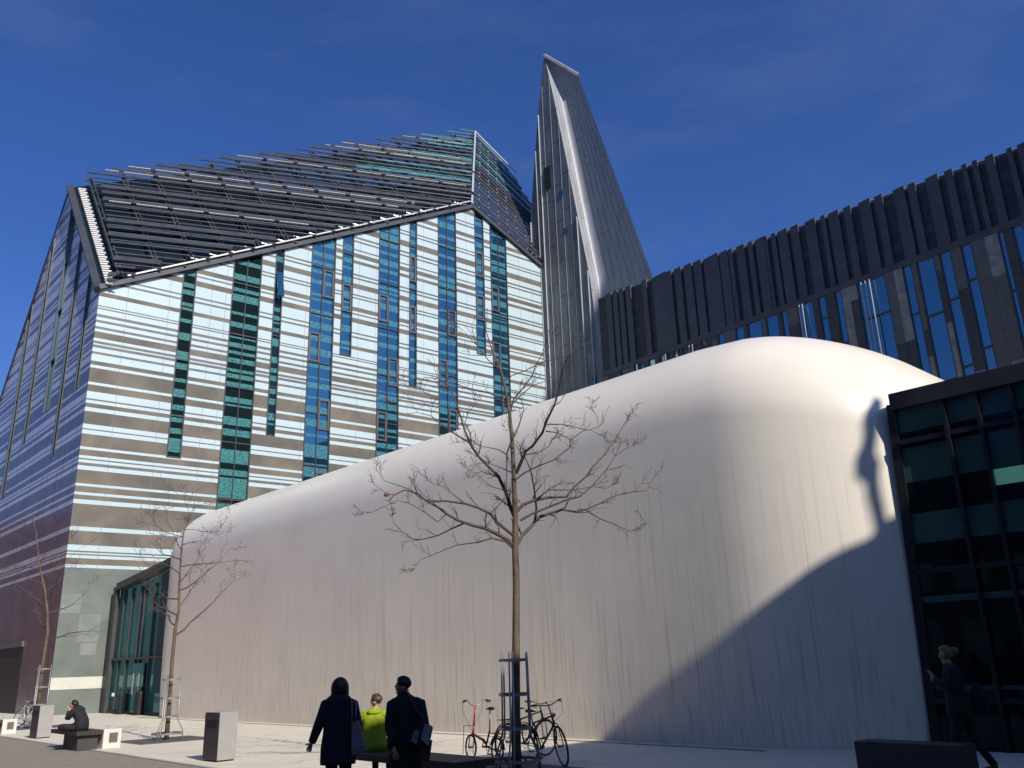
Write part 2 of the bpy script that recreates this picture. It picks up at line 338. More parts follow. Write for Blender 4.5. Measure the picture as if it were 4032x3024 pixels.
# gable wall
GA=onp(283,738,A,NG); sGA=(GA-A).dot(UG)
GL=onp(0,1586,A,NG); sGL=(GL-A).dot(UG)
topG=[lambda p:EV+(GA.z-EV)*p[0]/sGA-p[1], lambda p:GA.z+(GL.z-GA.z)*(p[0]-sGA)/(sGL-sGA)-p[1]]
def sg(x,y): return (onp(x,y,A,NG)-A).dot(UG)
def zg(x,y): return onp(x,y,A,NG).z
gw=[]
for (x0,y0),(x1,y1),wd in (((305,860),(192,1613),1.15),((335,960),(215,1790),.55),((200,1040),(100,1745),.7),((360,1090),(306,1530),.45),((96,1360),(16,1960),.8)):
    s=sg(x1,y1); gw.append((s,s+wd,zg(x1,y1)))
gw.sort(); merged=[]
for q in gw:
    if merged and q[0]<merged[-1][1]+.1: q=(merged[-1][1]+.4,merged[-1][1]+.4+q[1]-q[0],q[2])
    merged.append(q)
gw=merged; mg=MB(); sEnd=32; ed=[0]
for a,b,_ in gw: ed+=[a,b]
ed.append(sEnd)
dS0,dS1=sg(60,2790),sg(-120,2790)
for i in range(0,len(ed),2): wallpiece(mg,ed[i],ed[i+1],0,60,pG,topG)
for a,b,zb in gw: wallpiece(mg,a,b,0,zb,pG,topG)
gst=mat('gable_slate',(.13,.115,.11),.35,(.09,.08,.08),1.0,detail=8,coat=.22,coatr=.08); gwh=mat('gable_grey_glass',(.56,.55,.57),.35,(.46,.45,.48),.5,coat=.25,coatr=.06)
mg.build('gable_wall',[gst,gwh,gst,gst],hall)
for gi,(a,b,zb) in enumerate(gw):
    mb=MB(); wallpiece(mb,a,b,zb,60,pG,topG,lambda z0,z1,t:0,-.12); o=mb.build('window',M['wing'],hall)
    fr=MB()
    def zg2(s): return min(EV+(GA.z-EV)*s/sGA,GA.z+(GL.z-GA.z)*(s-sGA)/(sGL-sGA))
    for s in (a-.06,b): fr.box(pG(s,zb,-.14),UG*.06,NG*.2,Z*(zg2(s)-zb-.3))
    z=zb
    while z<zg2((a+b)/2)-1: fr.box(pG(a+.02,z,-.11),UG*(b-a-.02),NG*.1,Z*.07); z+=3.5
    fr.build('frame',mat('gable_frame',(.05,.065,.07),.4),o)
j=MB()
for i in range(26):
    s=.9+i*.95
    if any(a-.15<s<b+.1 for a,b,_ in gw): continue
    j.box(pG(s,0,0),UG*.02,NG*.004,Z*(min(17,zg2(s)-.5)))
j.build('panel_joint',mat('joint_dark',(.03,.03,.03),.7),hall)
d=MB(); zd=zg(20,2555); 
d.box(pG(dS0,0,.01),UG*(dS1-dS0),NG*-.6,Z*zd); dd=d.build('doorway',M['black'],hall)
d=MB(); d.box(pG(dS0-.02,zd,-.5),UG*(dS1-dS0+.1),NG*.62,Z*.3); d.build('lintel',M['pb'],dd)
# body behind (closes the volume)
GW2=sEnd
PG2=lambda s,z:A+UG*s+Z*z
rdir=None
# roof surface
E0=A+Z*EV; nR=(GA-E0).cross(PK-E0).normalized(); nR=nR if nR.z>0 else -nR
RE=onp(1868,541,E0,nR)
GA2=onp(335,731,E0,nR)
rb=MB(); th=.35
rb.poly([E0,PK,RE,GA],0)
rb.poly([PK,EN,EN+UG*9+Z*4.5,RE],2)
BK=A+UG*26+UA*36
rb.poly([GA,RE,V((RE.x,RE.y,0))+UG*16+Z*(RE.z-18),GA+UG*16-Z*17],1)
rb.poly([GA+UG*16-Z*17,V((RE.x,RE.y,0))+UG*16+Z*(RE.z-18),V((RE.x,RE.y,0))+UG*16,V((GA.x,GA.y,0))+UG*16],1)
rb.poly([EN,EN-Z*EN.z,V((EN.x,EN.y,0))+UG*24,EN+UG*9+Z*4.5],1)
ro=rb.build('roof',[M['roofdark'],M['coping'],M['roofside']],hall)
# teal glass along the upper roof
up=MB()
def rp(x,y,o=0): return onp(x,y,E0,nR)+nR*o
tq=[rp(x,y,.12) for x,y in ((900,700),(1862,556),(1859,720),(1300,760),(980,760))]
up.poly(tq); up.build('upper_glazing',M['roofteal'],ro)
# lamellas: a parallel family on the roof plane
L0=rp(1011,857); L1=rp(1846,766+100)
ldir=(rp(1845,766)-rp(1009,657)).normalized()
mdir=(rp(439,1099)-rp(331,736)).normalized()      # down the slope, parallel to the gable edge
fa,fb=RE,PK
def roof2(x):      # coordinates in (ldir,mdir) from RE
    v=x-RE; a11=ldir.dot(ldir);a12=ldir.dot(mdir);a22=mdir.dot(mdir); b1=v.dot(ldir);b2=v.dot(mdir); D=a11*a22-a12*a12
    return ((b1*a22-b2*a12)/D,(b2*a11-b1*a12)/D)
def R2(a,b,o=0): return RE+ldir*a+mdir*b+nR*o
cE,cP,cG=roof2(E0),roof2(PK),roof2(GA2)
poly=[(0,0),cG,cE,cP]
def hl(poly,b):
    xs=[]
    for i,p in enumerate(poly):
        q=poly[(i+1)%4]
        if (p[1]-b)*(q[1]-b)<0: xs.append(p[0]+(q[0]-p[0])*(b-p[1])/(q[1]-p[1]))
    return (min(xs),max(xs)) if len(xs)>1 else None
def vl(poly,a):
    xs=[]
    for i,p in enumerate(poly):
        q=poly[(i+1)%4]
        if (p[0]-a)*(q[0]-a)<0: xs.append(p[1]+(q[1]-p[1])*(a-p[0])/(q[0]-p[0]))
    return (min(xs),max(xs)) if len(xs)>1 else None
bmin=min(p[1] for p in poly); bmax=max(p[1] for p in poly); amin=min(p[0] for p in poly); amax=max(p[0] for p in poly)
print('ROOF',poly,bmin,bmax,'GA',GA,'RE',RE,'EV',EV,'PK',PK)
NL=36; lr=random.Random(5); dz=(bmax-bmin)/NL
mull=[]; a=amin+1.2
while a<amax: mull.append(a); a+=2.35
foldrows=[]
for i in range(NL):
    b=bmin+(i+.5)*dz; h=hl(poly,b)
    if not h or h[1]-h[0]<.6: continue
    a0,a1=h
    if b>cG[1]+.5 or True: a0+=(1.0 if b>=cG[1]+.5 or abs(a0-(cG[0]+(cE[0]-cG[0])*(b-cG[1])/(cE[1]-cG[1])))<.6 else 0)
    lm=MB(); typ=i%5
    o=.75 if typ!=2 else .55
    ext=.9 if b<cG[1]+.5 else 0
    p,q=R2(a0-ext,b,o),R2(a1-.25,b,o); tg=0.0 if i<4 else (.45 if i<15 and i%4!=2 else 2)
    wv={0:.46,1:.24,2:.18,3:.55,4:.26}[typ]
    if tg<1:
        mid=p.lerp(q,max(.02,tg)); lm.bar(p,mid,wv,.05,up=nR,mi=0); lm.bar(mid,q,wv*.9,.03,up=nR,mi=1)
    else: lm.bar(p,q,wv,.05,up=nR,mi=0)
    lm.tube([R2(a0-ext*.6,b+dz*.33,o-.2),R2(a1-.3,b+dz*.33,o-.2)],.055,6,0)
    if ext: lm.poly([p,p-ldir*.5-mdir*.06,p+mdir*.2],0)
    lo_=lm.build('lamella',[M['lam'],M['lamg']],ro)
    if i in (5,9,10,15,20,21,26):
        cb=MB(); aa=a0+.3
        ms=[x for x in mull if a0<x<a1]
        st=[a0+.2]+ms; 
        for x0,x1 in zip(st,ms+[a1-.4]):
            if x1-x0>.5: cb.bar(R2(x0+.18,b-dz*.45,o+.12),R2(x1-.18,b-dz*.45,o+.12),.06,.20 if i in (9,20) else .09,up=nR)
        if cb.v: cb.build('reflector',M['lamc'],lo_)
for a in mull:
    h=vl(poly,a)
    if not h: continue
    mm=MB(); b0,b1=h
    mm.bar(R2(a,b0,.5),R2(a,b1-.2,.5),.09,.14,up=nR); mm.bar(R2(a+.25,b0,.5),R2(a+.25,b1-.2,.5),.06,.14,up=nR)
    bb=b0+.5
    while bb<b1-.4: mm.bar(R2(a+.12,bb,.1),R2(a+.12,bb,.78),.2,.12,up=ldir); bb+=dz*2
    mm.build('mullion',M['lam'],ro)
# right roof face beyond the fold
nB=(EN-PK).cross(RE-PK).normalized(); nB=nB if nB.dot(NA)>0 else -nB
R3=onp(2085,760,PK,nB)
for i in range(20):
    t=(i+.5)/20; p=RE.lerp(PK,t)+nB*.4; q=R3.lerp(EN,t)+nB*.4
    if i<5: q=p.lerp(q,.45+.11*i)
    lm=MB(); lm.bar(p,q,.42 if i%3 else .62,.06,up=nB); lm.build('lamella',M['lam'] if i>9 or i%2 else M['lamg'],ro)
for i in range(7):
    t=(i+.6)/7.2; p=RE.lerp(R3,t)+nB*.15; q=PK.lerp(EN,t)+nB*.15
    if t<.99: mm=MB(); mm.bar(p.lerp(q,.0 if t<.5 else (t-.5)*.5),q,.12,.1,up=nB); mm.build('mullion',M['seam'],ro)
gq=MB(); gq.poly([RE+nB*.08,PK.lerp(RE,.35)+nB*.08,EN.lerp(R3,.45)+nB*.08,RE.lerp(R3,.75)+nB*.08]); gq.build('upper_glazing',M['roofside'],ro)
gr=MB(); gr.bar(RE+nR*.6,PK+nR*.3,.16,.16,up=nR); gr.build('fold_post',M['seam'],ro); gr=MB(); gr.bar(RE+nR*.6,R3.lerp(RE,.3)+nB*.5,.08,.08); gr.build('ridge_frame',M['seam'],ro)
# edge trims
tr=MB(); tr.bar(E0-UA*.1+NA*.1,PK+NA*.1,.30,.28); tr.bar(PK+NA*.1,EN+NA*.1,.3,.28); tr.build('eaves_gutter',M['coping'],hall)
tr=MB(); e1=nR*.45; tr.bar(E0.lerp(PK,.055)+e1,PK+e1-UA*.2,.09,.09); tr.bar(PK+Z*.45,EN+Z*.45+NA*.0,.09,.09)
for i in range(5,24): 
    p=E0.lerp(PK,i/24)+e1; tr.bar(p,p-ldir*.55-Z*.0+nR*.1,.06,.06)
tr.build('eaves_rail',mat('pale_metal',(.62,.58,.52),.4,metal=.3),hall)
tr=MB(); tr.bar(E0+NG*.1-Z*.1,GA+NG*.1+UG*.1,.42,.42,up=nR); tr.bar(GA+NG*.1+UG*.1,A+UG*sEnd+Z*(GA.z+(GL.z-GA.z)*(sEnd-sGA)/(sGL-sGA)),.1,.1); tr.build('coping',M['coping'],hall)
tr=MB(); n=46
for i in range(n):
    t=(i+.5)/n; p=E0.lerp(GA,t*.95)+nR*.32+ldir*.36; tr.bar(p,p+ldir*(.50 if i%2 else .40),.17,.1,up=nR)
tr.build('toothed_verge',mat('cream_verge',(.72,.66,.58),.5),hall)
# ------------------------------------------------------------------ zinc campanile
TB=pA(sEN,0)+NA*0.3
tw=empty('campanile',V((TB.x,TB.y,0)),'tall tapering grey zinc tower with a slanted tip between hall and dark block','tower')
UL=az(-43); nL=V((-UL.y,UL.x,0)); nL=nL if nL.y<0 else -nL; tL=V((TB.x,TB.y,0))
def L(x,y): return onp(x,y,tL,nL)
rid=[(2144,222),(2177,370),(2226,606),(2258,769),(2323,1094),(2348,1290),(2380,1560),(2410,1800)]
lef=[(2142,225),(2121,420),(2104,640),(2090,860),(2080,985),(2130,1075),(2143,1560),(2150,1800)]
def SL(P): return -(P-tL).dot(UL)       # runs to the right and nearer
leftp=[(SL(L(x,y)),L(x,y).z) for x,y in lef]; ridgp=[(SL(L(x,y)),L(x,y).z) for x,y in rid]
for pts in (leftp,ridgp): p=pts[-1]; q=pts[-2]; pts.append((p[0]+(p[0]-q[0])*.5,0))
def xat(pts,z):
    for i in range(len(pts)-1):
        a,b=pts[i],pts[i+1]
        if b[1]-1e-6<=z<=a[1]+1e-6: return a[0]+(b[0]-a[0])*(a[1]-z)/max(1e-6,(a[1]-b[1]))
    return pts[0][0] if z>pts[0][1] else pts[-1][0]
def PLt(s_,z,o=0): return tL-UL*s_+Z*z+nL*o
ztop_t=leftp[0][1]; e_=az(58); U4=-az(-36)
def faredge(x,y):
    # where the sight line meets the vertical plane starting beside the ridge
    z=L(x,y).z
    for it in range(6):
        r0=PLt(xat(ridgp,z),0)+e_*1.15; n_=V((U4.y,-U4.x,0)); P=onp(x,y,r0,n_); z=P.z
    return P
fa1,fa2=faredge(2278,301),faredge(2567,1082)
def far_at(z): t=min((z-fa1.z)/(fa2.z-fa1.z),1.08); P=fa1.lerp(fa2,t); P.z=z; return P
zl=[0]
while zl[-1]<fa1.z-1.2: zl.append(zl[-1]+1.0)
zl+=[fa1.z,fa1.z+(ztop_t-fa1.z)*.5,ztop_t]
rows=[]
for z in zl:
    R0=PLt(xat(ridgp,z),z); 
    if z<=fa1.z: fr0=far_at(z); wd=1.15
    else: t=(z-fa1.z)/(ztop_t-fa1.z); fr0=V((fa1.x,fa1.y,z)).lerp(R0+e_*.3,t*.97); wd=1.15*(1-t)+.1
    row=[PLt(min(xat(leftp,z),xat(ridgp,z)-.02),z),R0]
    pA_,pB_=R0,R0+e_*wd
    q0=pA_.lerp(pB_,.55); row.append(pA_.lerp(pB_,.28)); row.append(q0); q2=pB_.lerp(fr0,.18)
    for k_ in range(1,6):
        t=k_/6; row.append(q0*(1-t)**2+pB_*2*t*(1-t)+q2*t*t)
    row+= [q2,pB_.lerp(fr0,.55),pB_.lerp(fr0,.8),fr0]; rows.append(row)
mlf=MB()
for i in range(len(rows)-1):
    a,b=rows[i],rows[i+1]; mlf.poly([a[0],a[1],b[1],b[0]])
mrf=MB(); w_=len(rows[0])-1
for r_ in rows: mrf.v+=r_[1:]
for i in range(len(rows)-1):
    for k_ in range(w_-1):
        mrf.f.append([i*w_+k_,i*w_+k_+1,(i+1)*w_+k_+1,(i+1)*w_+k_]); mrf.m.append(0)
mk=MB(); off=V((2,7,0))
for i in range(len(rows)-1):
    a,b=rows[i],rows[i+1]; mk.poly([a[0],b[0],b[0]+off,a[0]+off]); mk.poly([a[-1],b[-1],b[0]+off,a[0]+off])
mk.build('back_face',M['zinc'],tw)
cp=MB(); ct=[rows[-1][1],rows[-3][-1]]; cp.tube([ct[0]+Z*.1,ct[1]+Z*.1],.2,6); cp.build('slanted_cap',M['zincr'],tw)
# seams on the left face
sr=random.Random(2); sm=MB(); xs=[]; x=leftp[4][0]-.5
while x<ridgp[-1][0]: xs.append(x); x+=.52+sr.random()*.5
for x in xs:
    za=None;zb=None
    for z in [i*.25 for i in range(int(ztop_t*4))]:
        if xat(leftp,z)+.05<x<xat(ridgp,z)-.05: za=z if za is None else za; zb=z
    if za is not None and zb-za>2: sm.box(PLt(x,za,.001),-UL*.03,nL*(.11 if sr.random()<.5 else .02),Z*(zb-za))
smA=sm; sm=MB()
for i,x in enumerate(xs[:-1]):
    z=2+sr.random()*3
    while z<ztop_t:
        if xat(leftp,z)<x<xat(ridgp,z)-.6: sm.box(PLt(x+.04,z,.002),-UL*(xs[i+1]-x-.05),nL*.01,Z*.035)
        z+=3.2+sr.random()*1.5
nv_=len(mlf.v); mlf.v+=sm.v; mlf.f+=[[i+nv_ for i in f_] for f_ in sm.f]; mlf.m+=[1]*len(sm.f)
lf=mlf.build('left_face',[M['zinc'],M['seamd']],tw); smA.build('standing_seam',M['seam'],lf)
# seams on the right face, following the taper
sm=MB(); posn=[1.1,2.2,7.6,8.3,8.7,9.1,9.6,10.15,10.65]
def onrow(r_,t): q=r_[1:]; i=min(int(t),len(q)-2); return q[i].lerp(q[i+1],t-i)+V((-.3,-.9,0)).normalized()*.006
for t in posn: sm.tube([onrow(r_,t) for r_ in rows[:-2]],.010,4)
for r_i in range(3,len(rows)-3):
    for t0,t1 in zip([0]+posn,posn+[11]):
        if t1-t0<2 and sr.random()<.16: sm.tube([onrow(rows[r_i],t0),onrow(rows[r_i],t1)],.013,4)
nv_=len(mrf.v); mrf.v+=sm.v; mrf.f+=[[i+nv_ for i in f_] for f_ in sm.f]; mrf.m+=[1]*len(sm.f)
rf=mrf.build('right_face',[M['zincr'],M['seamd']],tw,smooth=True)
# louvre + little windows
cs_=SL(L(2158,700)); cz_=L(2158,700).z; lv=MB(); lv.box(PLt(cs_-.4,cz_-1.0,.002),-UL*.8,nL*.06,Z*2.1)
lo_=lv.build('louvre_opening',M['black'],tw); lv=MB()
for i in range(10): lv.box(PLt(cs_-.37,cz_-.95+i*.2,.065),-UL*.74,nL*.07+Z*-.05,Z*.04)
lv.build('louvre_slat',M['zinc'],lo_)
for (x,y,hh) in ((2208,760,.9),(2230,902,.6),(2340,1490,1.3)):
    p=L(x,y); wv=MB(); wv.box(p+UL*.22+nL*.03-Z*hh/2,-UL*.45,nL*.03,Z*hh*.7); wv.build('window',M['wing'],tw)
# ------------------------------------------------------------------ dark block behind on the right
n2=V((-az(-34).y,az(-34).x,0)); n2=n2 if n2.y<0 else -n2; U2=-az(-34)   # runs to the right and nearer
# plane passes through a point by the tower foot
D0=dep(2417,1459,52); 
def pD(x,y,o=0): return onp(x,y,D0,n2)+n2*o
def sD(x,y): return (onp(x,y,D0,n2)-D0).dot(U2)
dk=empty('dark_block',V((D0.x,D0.y,0)),'long dark office block with vertical fins above blue strip windows','building')
def pt(s,z,o=0): return V((D0.x,D0.y,0))+U2*s+Z*z+n2*o
# top and band lines in plane coordinates
def lin(p,q):
    a=(sD(*p),pD(*p).z); b=(sD(*q),pD(*q).z); return lambda s:a[1]+(b[1]-a[1])*(s-a[0])/(b[0]-a[0])
topD=lin((2440,1140),(4032,565)); bandD=lin((2417,1459),(4032,863)); 
topD2=lin((3100,891),(4032,559))
s0=sD(2395,1480)-.6; s1=sD(4032,700)+9
bk=MB()
bk.hexa([pt(s0,0,-.10),pt(s1,0,-.10),pt(s1,0,-14),pt(s0,0,-14)],[pt(s0,topD(s0)-.06,-.10),pt(s1,topD(s1)-.06,-.10),pt(s1,topD(s1)-.12,-14),pt(s0,topD(s0)-.12,-14)])
bk.build('core',M['mesh'],dk)
fr_=random.Random(11)
# fins: traced positions along the roof line (x at the roof, width in pixels)
fins=[(2385,16),(2412,14),(2436,14),(2462,16),(2527,14),(2568,44),(2622,16),(2655,20),(2692,24),(2730,24),(2770,46),(2832,26),(2868,12),(2900,24),(2945,14),(2975,30),(3008,10),(3036,14),(3062,30),(3113,24),(3170,32),(3232,14),(3262,32),(3322,22),(3382,36),(3445,24),(3517,36),(3575,24),(3645,40),(3720,26),(3788,16),(3830,16),(3880,28),(3965,18),(4008,30)]
for x,wp in fins:
    y=1140+(565-1140)*(x-2440)/(4032-2440)
    sa,sb=sD(x,y+20),sD(x+wp*1.3,y+20); zt=topD((sa+sb)/2)+.05; zb=bandD((sa+sb)/2)+.12
    fb=MB(); fb.hexa([pt(sa,zb,-.28),pt(sb,zb,-.28),pt(sb,zb,.0),pt(sa,zb,.0)][::-1],[pt(sa,zt,-.28),pt(sb,zt,-.28),pt(sb,zt,.0),pt(sa,zt,.0)][::-1])
    fb.build('fin',M['fin'],dk)
bd=MB(); bd.bar(pt(s0,bandD(s0),-.05),pt(s1,bandD(s1),-.05),.16,.30); bd.bar(pt(s0,topD(s0)-.16,-.1),pt(s1,topD(s1)-.16,-.1),.06,.1); bd.build('string_course',M['fin'],dk)
# lower storeys
wl=[(2350+a*.4069,2350+b*.4069) for a,b in ((230,265),(355,390),(405,450),(500,555),(610,660),(675,705),(740,800),(820,860),(885,935),(1005,1050),(1165,1225),(1335,1410),(1450,1570),(1625,1730),(1775,1830))]
wl+=[(3100+a*.6028,3100+b*.6028) for a,b in ((62,150),(195,240),(303,345),(445,610),(745,800),(835,940),(985,1055),(1125,1190),(1368,1405),(1460,1530),(1580,1650))]
wl=[q for q in wl]; wl.sort(); last=-1e9; spans=[]
for xa,xb in wl:
    y=1459+(863-1459)*((xa+xb)/2-2417)/(4032-2417)+15; a,b=sD(xa,y),sD(xb,y)
    if a<last+.05: a=last+.12
    b+=(b-a)*.18
    if b-a<.15: continue
    spans.append((a,b)); last=b
zbot=7.5; cur=s0; pn_=MB()
pr_=random.Random(4)
def pier(a,b):
    n_=max(1,round((b-a)/.55)); wdt=(b-a)/n_
    for i in range(n_):
        z=zbot; A_=a+i*wdt
        while z<bandD(A_)-.2:
            h_=pr_.choice((1.2,2.4,3.6,5)); z2=min(z+h_,bandD(A_)-.1); pn_.box(pt(A_+.006,z,0.0),U2*(wdt-.012),n2*-.095,Z*(z2-z-.012),pr_.choices((0,1,2),(.45,.3,.25))[0]); z=z2
for a,b in spans:
    if a>cur: pier(cur,a)
    wv=MB(); ztp=bandD((a+b)/2)-.1; wv.box(pt(a,zbot,-.098),U2*(b-a),n2*.03,Z*(ztp-zbot)); o=wv.build('window',M['wblue'],dk)
    fv=MB()
    for s in (a,b-.05): fv.box(pt(s,zbot,-.066),U2*.05,n2*.05,Z*(ztp-zbot))
    z=ztp-pr_.uniform(1.2,3.2)
    while z>zbot+1: fv.box(pt(a+.05,z,-.066),U2*(b-a-.1),n2*.045,Z*.09); z-=pr_.choice((.6,2.2,3.0))
    fv.build('frame',M['frame'],o)
    cur=b
pier(cur,s1)
pn_.build('stone_pier',[M['pa'],M['pb'],M['pc']],dk)
for x,y in ((3396,1120),(3412,1113),(3428,1107),(3152,1205),(3164,1201),(2624,1385),(2718,1352),(2730,1347),(2512,1430)):
    q=MB(); s=sD(x,y); q.tube([pt(s,zbot,.12),pt(s,bandD(s)-.2,.12)],.035,6); q.build('white_pole',M['pole'],dk)
# ------------------------------------------------------------------ white hall (rounded body)
O=gnd(609,2824)
def mensamat():
    m=mat('white_coated_shell',(.70,.66,.62),.33,spec=.5); n=m.node_tree; b=n.nodes['Principled BSDF']
    tc=n.nodes.new('ShaderNodeTexCoord')
    def noise(sc_,stretch,lo,hi,det=5):
        mp=n.nodes.new('ShaderNodeMapping'); mp.inputs['Scale'].default_value=stretch; t=n.nodes.new('ShaderNodeTexNoise'); t.inputs['Scale'].default_value=sc_; t.inputs['Detail'].default_value=det
        r=n.nodes.new('ShaderNodeMapRange'); r.inputs[1].default_value=lo; r.inputs[2].default_value=hi
        n.links.new(tc.outputs['Object'],mp.inputs[0]); n.links.new(mp.outputs[0],t.inputs[0]); n.links.new(t.outputs[0],r.inputs[0]); return r.outputs[0]
    st=noise(15,(1,1,.020),.52,.74,10); fine=noise(34,(1,1,.03),.45,.75,6); blot=noise(.35,(1,1,1.6),.4,.7,4); 
    sp=n.nodes.new('ShaderNodeSeparateXYZ'); n.links.new(tc.outputs['Object'],sp.inputs[0])
    zr=n.nodes.new('ShaderNodeMapRange'); zr.inputs[1].default_value=7.5; zr.inputs[2].default_value=-.5; zr.inputs[3].default_value=.0; zr.inputs[4].default_value=1.15; n.links.new(sp.outputs[2],zr.inputs[0])
    def mul(a,bb): 
        q=n.nodes.new('ShaderNodeMath'); q.operation='MULTIPLY'
        for i,x in enumerate((a,bb)):
            if isinstance(x,(int,float)): q.inputs[i].default_value=x
            else: n.links.new(x,q.inputs[i])
        return q.outputs[0]
    def mixc(fac,ca,cb):
        q=n.nodes.new('ShaderNodeMix'); q.data_type='RGBA'; n.links.new(fac,q.inputs[0])
        for i,x in ((6,ca),(7,cb)):
            if isinstance(x,tuple): q.inputs[i].default_value=(*x,1)
            else: n.links.new(x,q.inputs[i])
        return q.outputs[2]
    c=mixc(mul(blot,.55),(.84,.77,.645),(.73,.665,.57))
    c=mixc(mul(mul(st,zr.outputs[0]),.62),c,(.38,.335,.27))
    c=mixc(mul(mul(fine,zr.outputs[0]),.38),c,(.54,.49,.41))
    n.links.new(c,b.inputs['Base Color'])
    t=n.nodes.new('ShaderNodeTexNoise'); t.inputs['Scale'].default_value=.55; t.inputs['Detail'].default_value=3; n.links.new(tc.outputs['Object'],t.inputs[0])
    mp=n.nodes.new('ShaderNodeMapping'); mp.inputs['Scale'].default_value=(1,1,.8); n.links.new(tc.outputs['Object'],mp.inputs[0]); t2=n.nodes.new('ShaderNodeTexNoise'); t2.inputs['Scale'].default_value=9; t2.inputs['Detail'].default_value=4; n.links.new(mp.outputs[0],t2.inputs[0])
    bp=n.nodes.new('ShaderNodeBump'); bp.inputs['Strength'].default_value=.10; bp.inputs['Distance'].default_value=.10; n.links.new(t.outputs[0],bp.inputs['Height'])
    bp2=n.nodes.new('ShaderNodeBump'); bp2.inputs['Strength'].default_value=.06; bp2.inputs['Distance'].default_value=.008; n.links.new(t2.outputs[0],bp2.inputs['Height']); n.links.new(bp.outputs[0],bp2.inputs['Normal'])
    n.links.new(bp2.outputs[0],b.inputs['Normal'])
    return m
HM=9.5; RT=2.5; S0=-1.7; S1=34.9; DP=10.0; RCL=2.4; RCR=4.6
def ring(inset,z,bulge=0):
    s0,s1,d0,d1=S0+inset,S1-inset,inset-bulge,DP-inset
    pts=[]
    def arc(cx,cy,r,a0,a1,n=14):
        r=max(r,.05)
        for i in range(n+1):
            a=math.radians(a0+(a1-a0)*i/n); pts.append((cx+r*math.cos(a),cy+r*math.sin(a)))
    rl=max(RCL-inset,.4); rr=max(RCR-inset,.6)
    arc(s0+rl,d0+rl,rl,180,270); 
    for i in range(1,24): x=s0+rl+(s1-rr-s0-rl)*i/24; pts.append((x,d0))
    arc(s1-rr,d0+rr,rr,270,360,22); r2=max(1.6-inset*.3,.4); arc(s1-r2,d1-r2,r2,0,90); arc(s0+rl,d1-rl,rl,90,180)
    return [O+U*s+B*d+Z*z*(1-.006*max(0,s-29)**2) for s,d in pts]
rings=[ring(.10,0),ring(.03,1.2),ring(0,3.0),ring(0,5.0)]
for i in range(0,17):
    a=math.radians(90*i/16); z=HM-RT+RT*math.sin(a); ins=RT*1.2*(1-math.cos(a))
    if HM-RT>5: rings.append(ring(ins,z))
for ins,dzz in ((3.7,.02),(4.4,.03),(4.8,.04)): rings.append(ring(ins,HM+dzz))
mm=MB(); nn=len(rings[0])
for r_ in rings: mm.v+=r_
for i in range(len(rings)-1):
    for k_ in range(nn):
        k2=(k_+1)%nn; mm.f.append([i*nn+k_,i*nn+k2,(i+1)*nn+k2,(i+1)*nn+k_]); mm.m.append(0)
mm.f.append([(len(rings)-1)*nn+k_ for k_ in range(nn)]); mm.m.append(0)
mo=mm.build('white_pavilion',mensamat(),smooth=True); tag(mo,'long streaked white windowless pavilion with rounded edges, partly in shadow','building')
# ------------------------------------------------------------------ glazed block on the right
G0=O+U*33.56+B*1.35; UG3=V((.69,-.724,0)).normalized(); NG3=V((-.724,-.69,0)).normalized()
gb=empty('glass_block',G0,'dark glazed building with thin roof fascia at the right edge','building')
def p3(x,y,o=0): return onp(x,y,G0,NG3)+NG3*o
def s3(x,y): return (onp(x,y,G0,NG3)-G0).dot(UG3)
def q3(s,z,o=0): return G0+UG3*s+Z*z+NG3*o
tl=(s3(3505,1595),p3(3505,1595).z); sR=14.0
ftl=(s3(3508,1556),p3(3508,1556).z); ftr=(s3(4032,1431),p3(4032,1431).z); ftop=lambda s:ftl[1]+(ftr[1]-ftl[1])*(s-ftl[0])/(ftr[0]-ftl[0])
leftx=lambda z:tl[0]*z/tl[1]
print('GLASS top',tl,ftl,ftr)
rows3=[0,.55]; 
hz=[p3(3700,2740).z,p3(3700,2715).z,p3(3700,2700).z,p3(3700,2480).z,p3(3700,2370).z,p3(3700,2345).z,p3(3700,2235).z,p3(3700,2130).z,p3(3700,2010).z,p3(3700,1880).z,p3(3700,1740).z,p3(3700,1675).z]
hz=sorted(hz); zsq=[0]+hz+[tl[1]]
gm=MB(); tealbands=set()
for i in range(len(zsq)-1):
    za,zb=zsq[i],zsq[i+1]; t=(i in (2,5,8,10,12))
    gm.poly([q3(leftx(za)+.05,za),q3(sR,za),q3(sR,zb),q3(leftx(zb)+.05,zb)],1 if t else 0)  # teal bands: reflections of the surroundings put into the pane colour
gm.build('glazing',[M['dglass'],M['dteal']],gb)
bk=MB(); bk.box(q3(-.4,0,-.2),UG3*(sR+.4),NG3*-9,Z*(tl[1]-.3)); bk.build('core',M['black'],gb)
fm=MB(); fm.bar(q3(.02,0,-.06),q3(tl[0]+.02,tl[1],-.06),.18,.2,up=NG3); fm.build('corner_post',M['black'],gb)
fm=MB(); ms=[s3(3734,1720),s3(3866,1700),s3(4040,1640)]; w1=ms[1]-ms[0]; x=ms[0]
while x<sR: fm.box(q3(x,0,.005),UG3*.07,NG3*.12,Z*(tl[1]-.1)); x+=w1
for zq in (p3(3600,1745).z,p3(3700,2255).z,p3(3700,2770).z): fm.box(q3(leftx(zq)+.1,zq,.006),UG3*sR,NG3*.09,Z*.10)
fm.build('mullion_grid',mat('near_black_metal',(.012,.014,.018),.4),gb)
fm=MB(); a=q3(ftl[0],ftl[1]-.18,-.03); b=q3(sR,ftop(sR)-.18,-.03); fm.bar(a,b,.36,.34); fm.build('roof_fascia',mat('black_fascia',(.03,.03,.032),.5,(.02,.02,.022),2),gb)
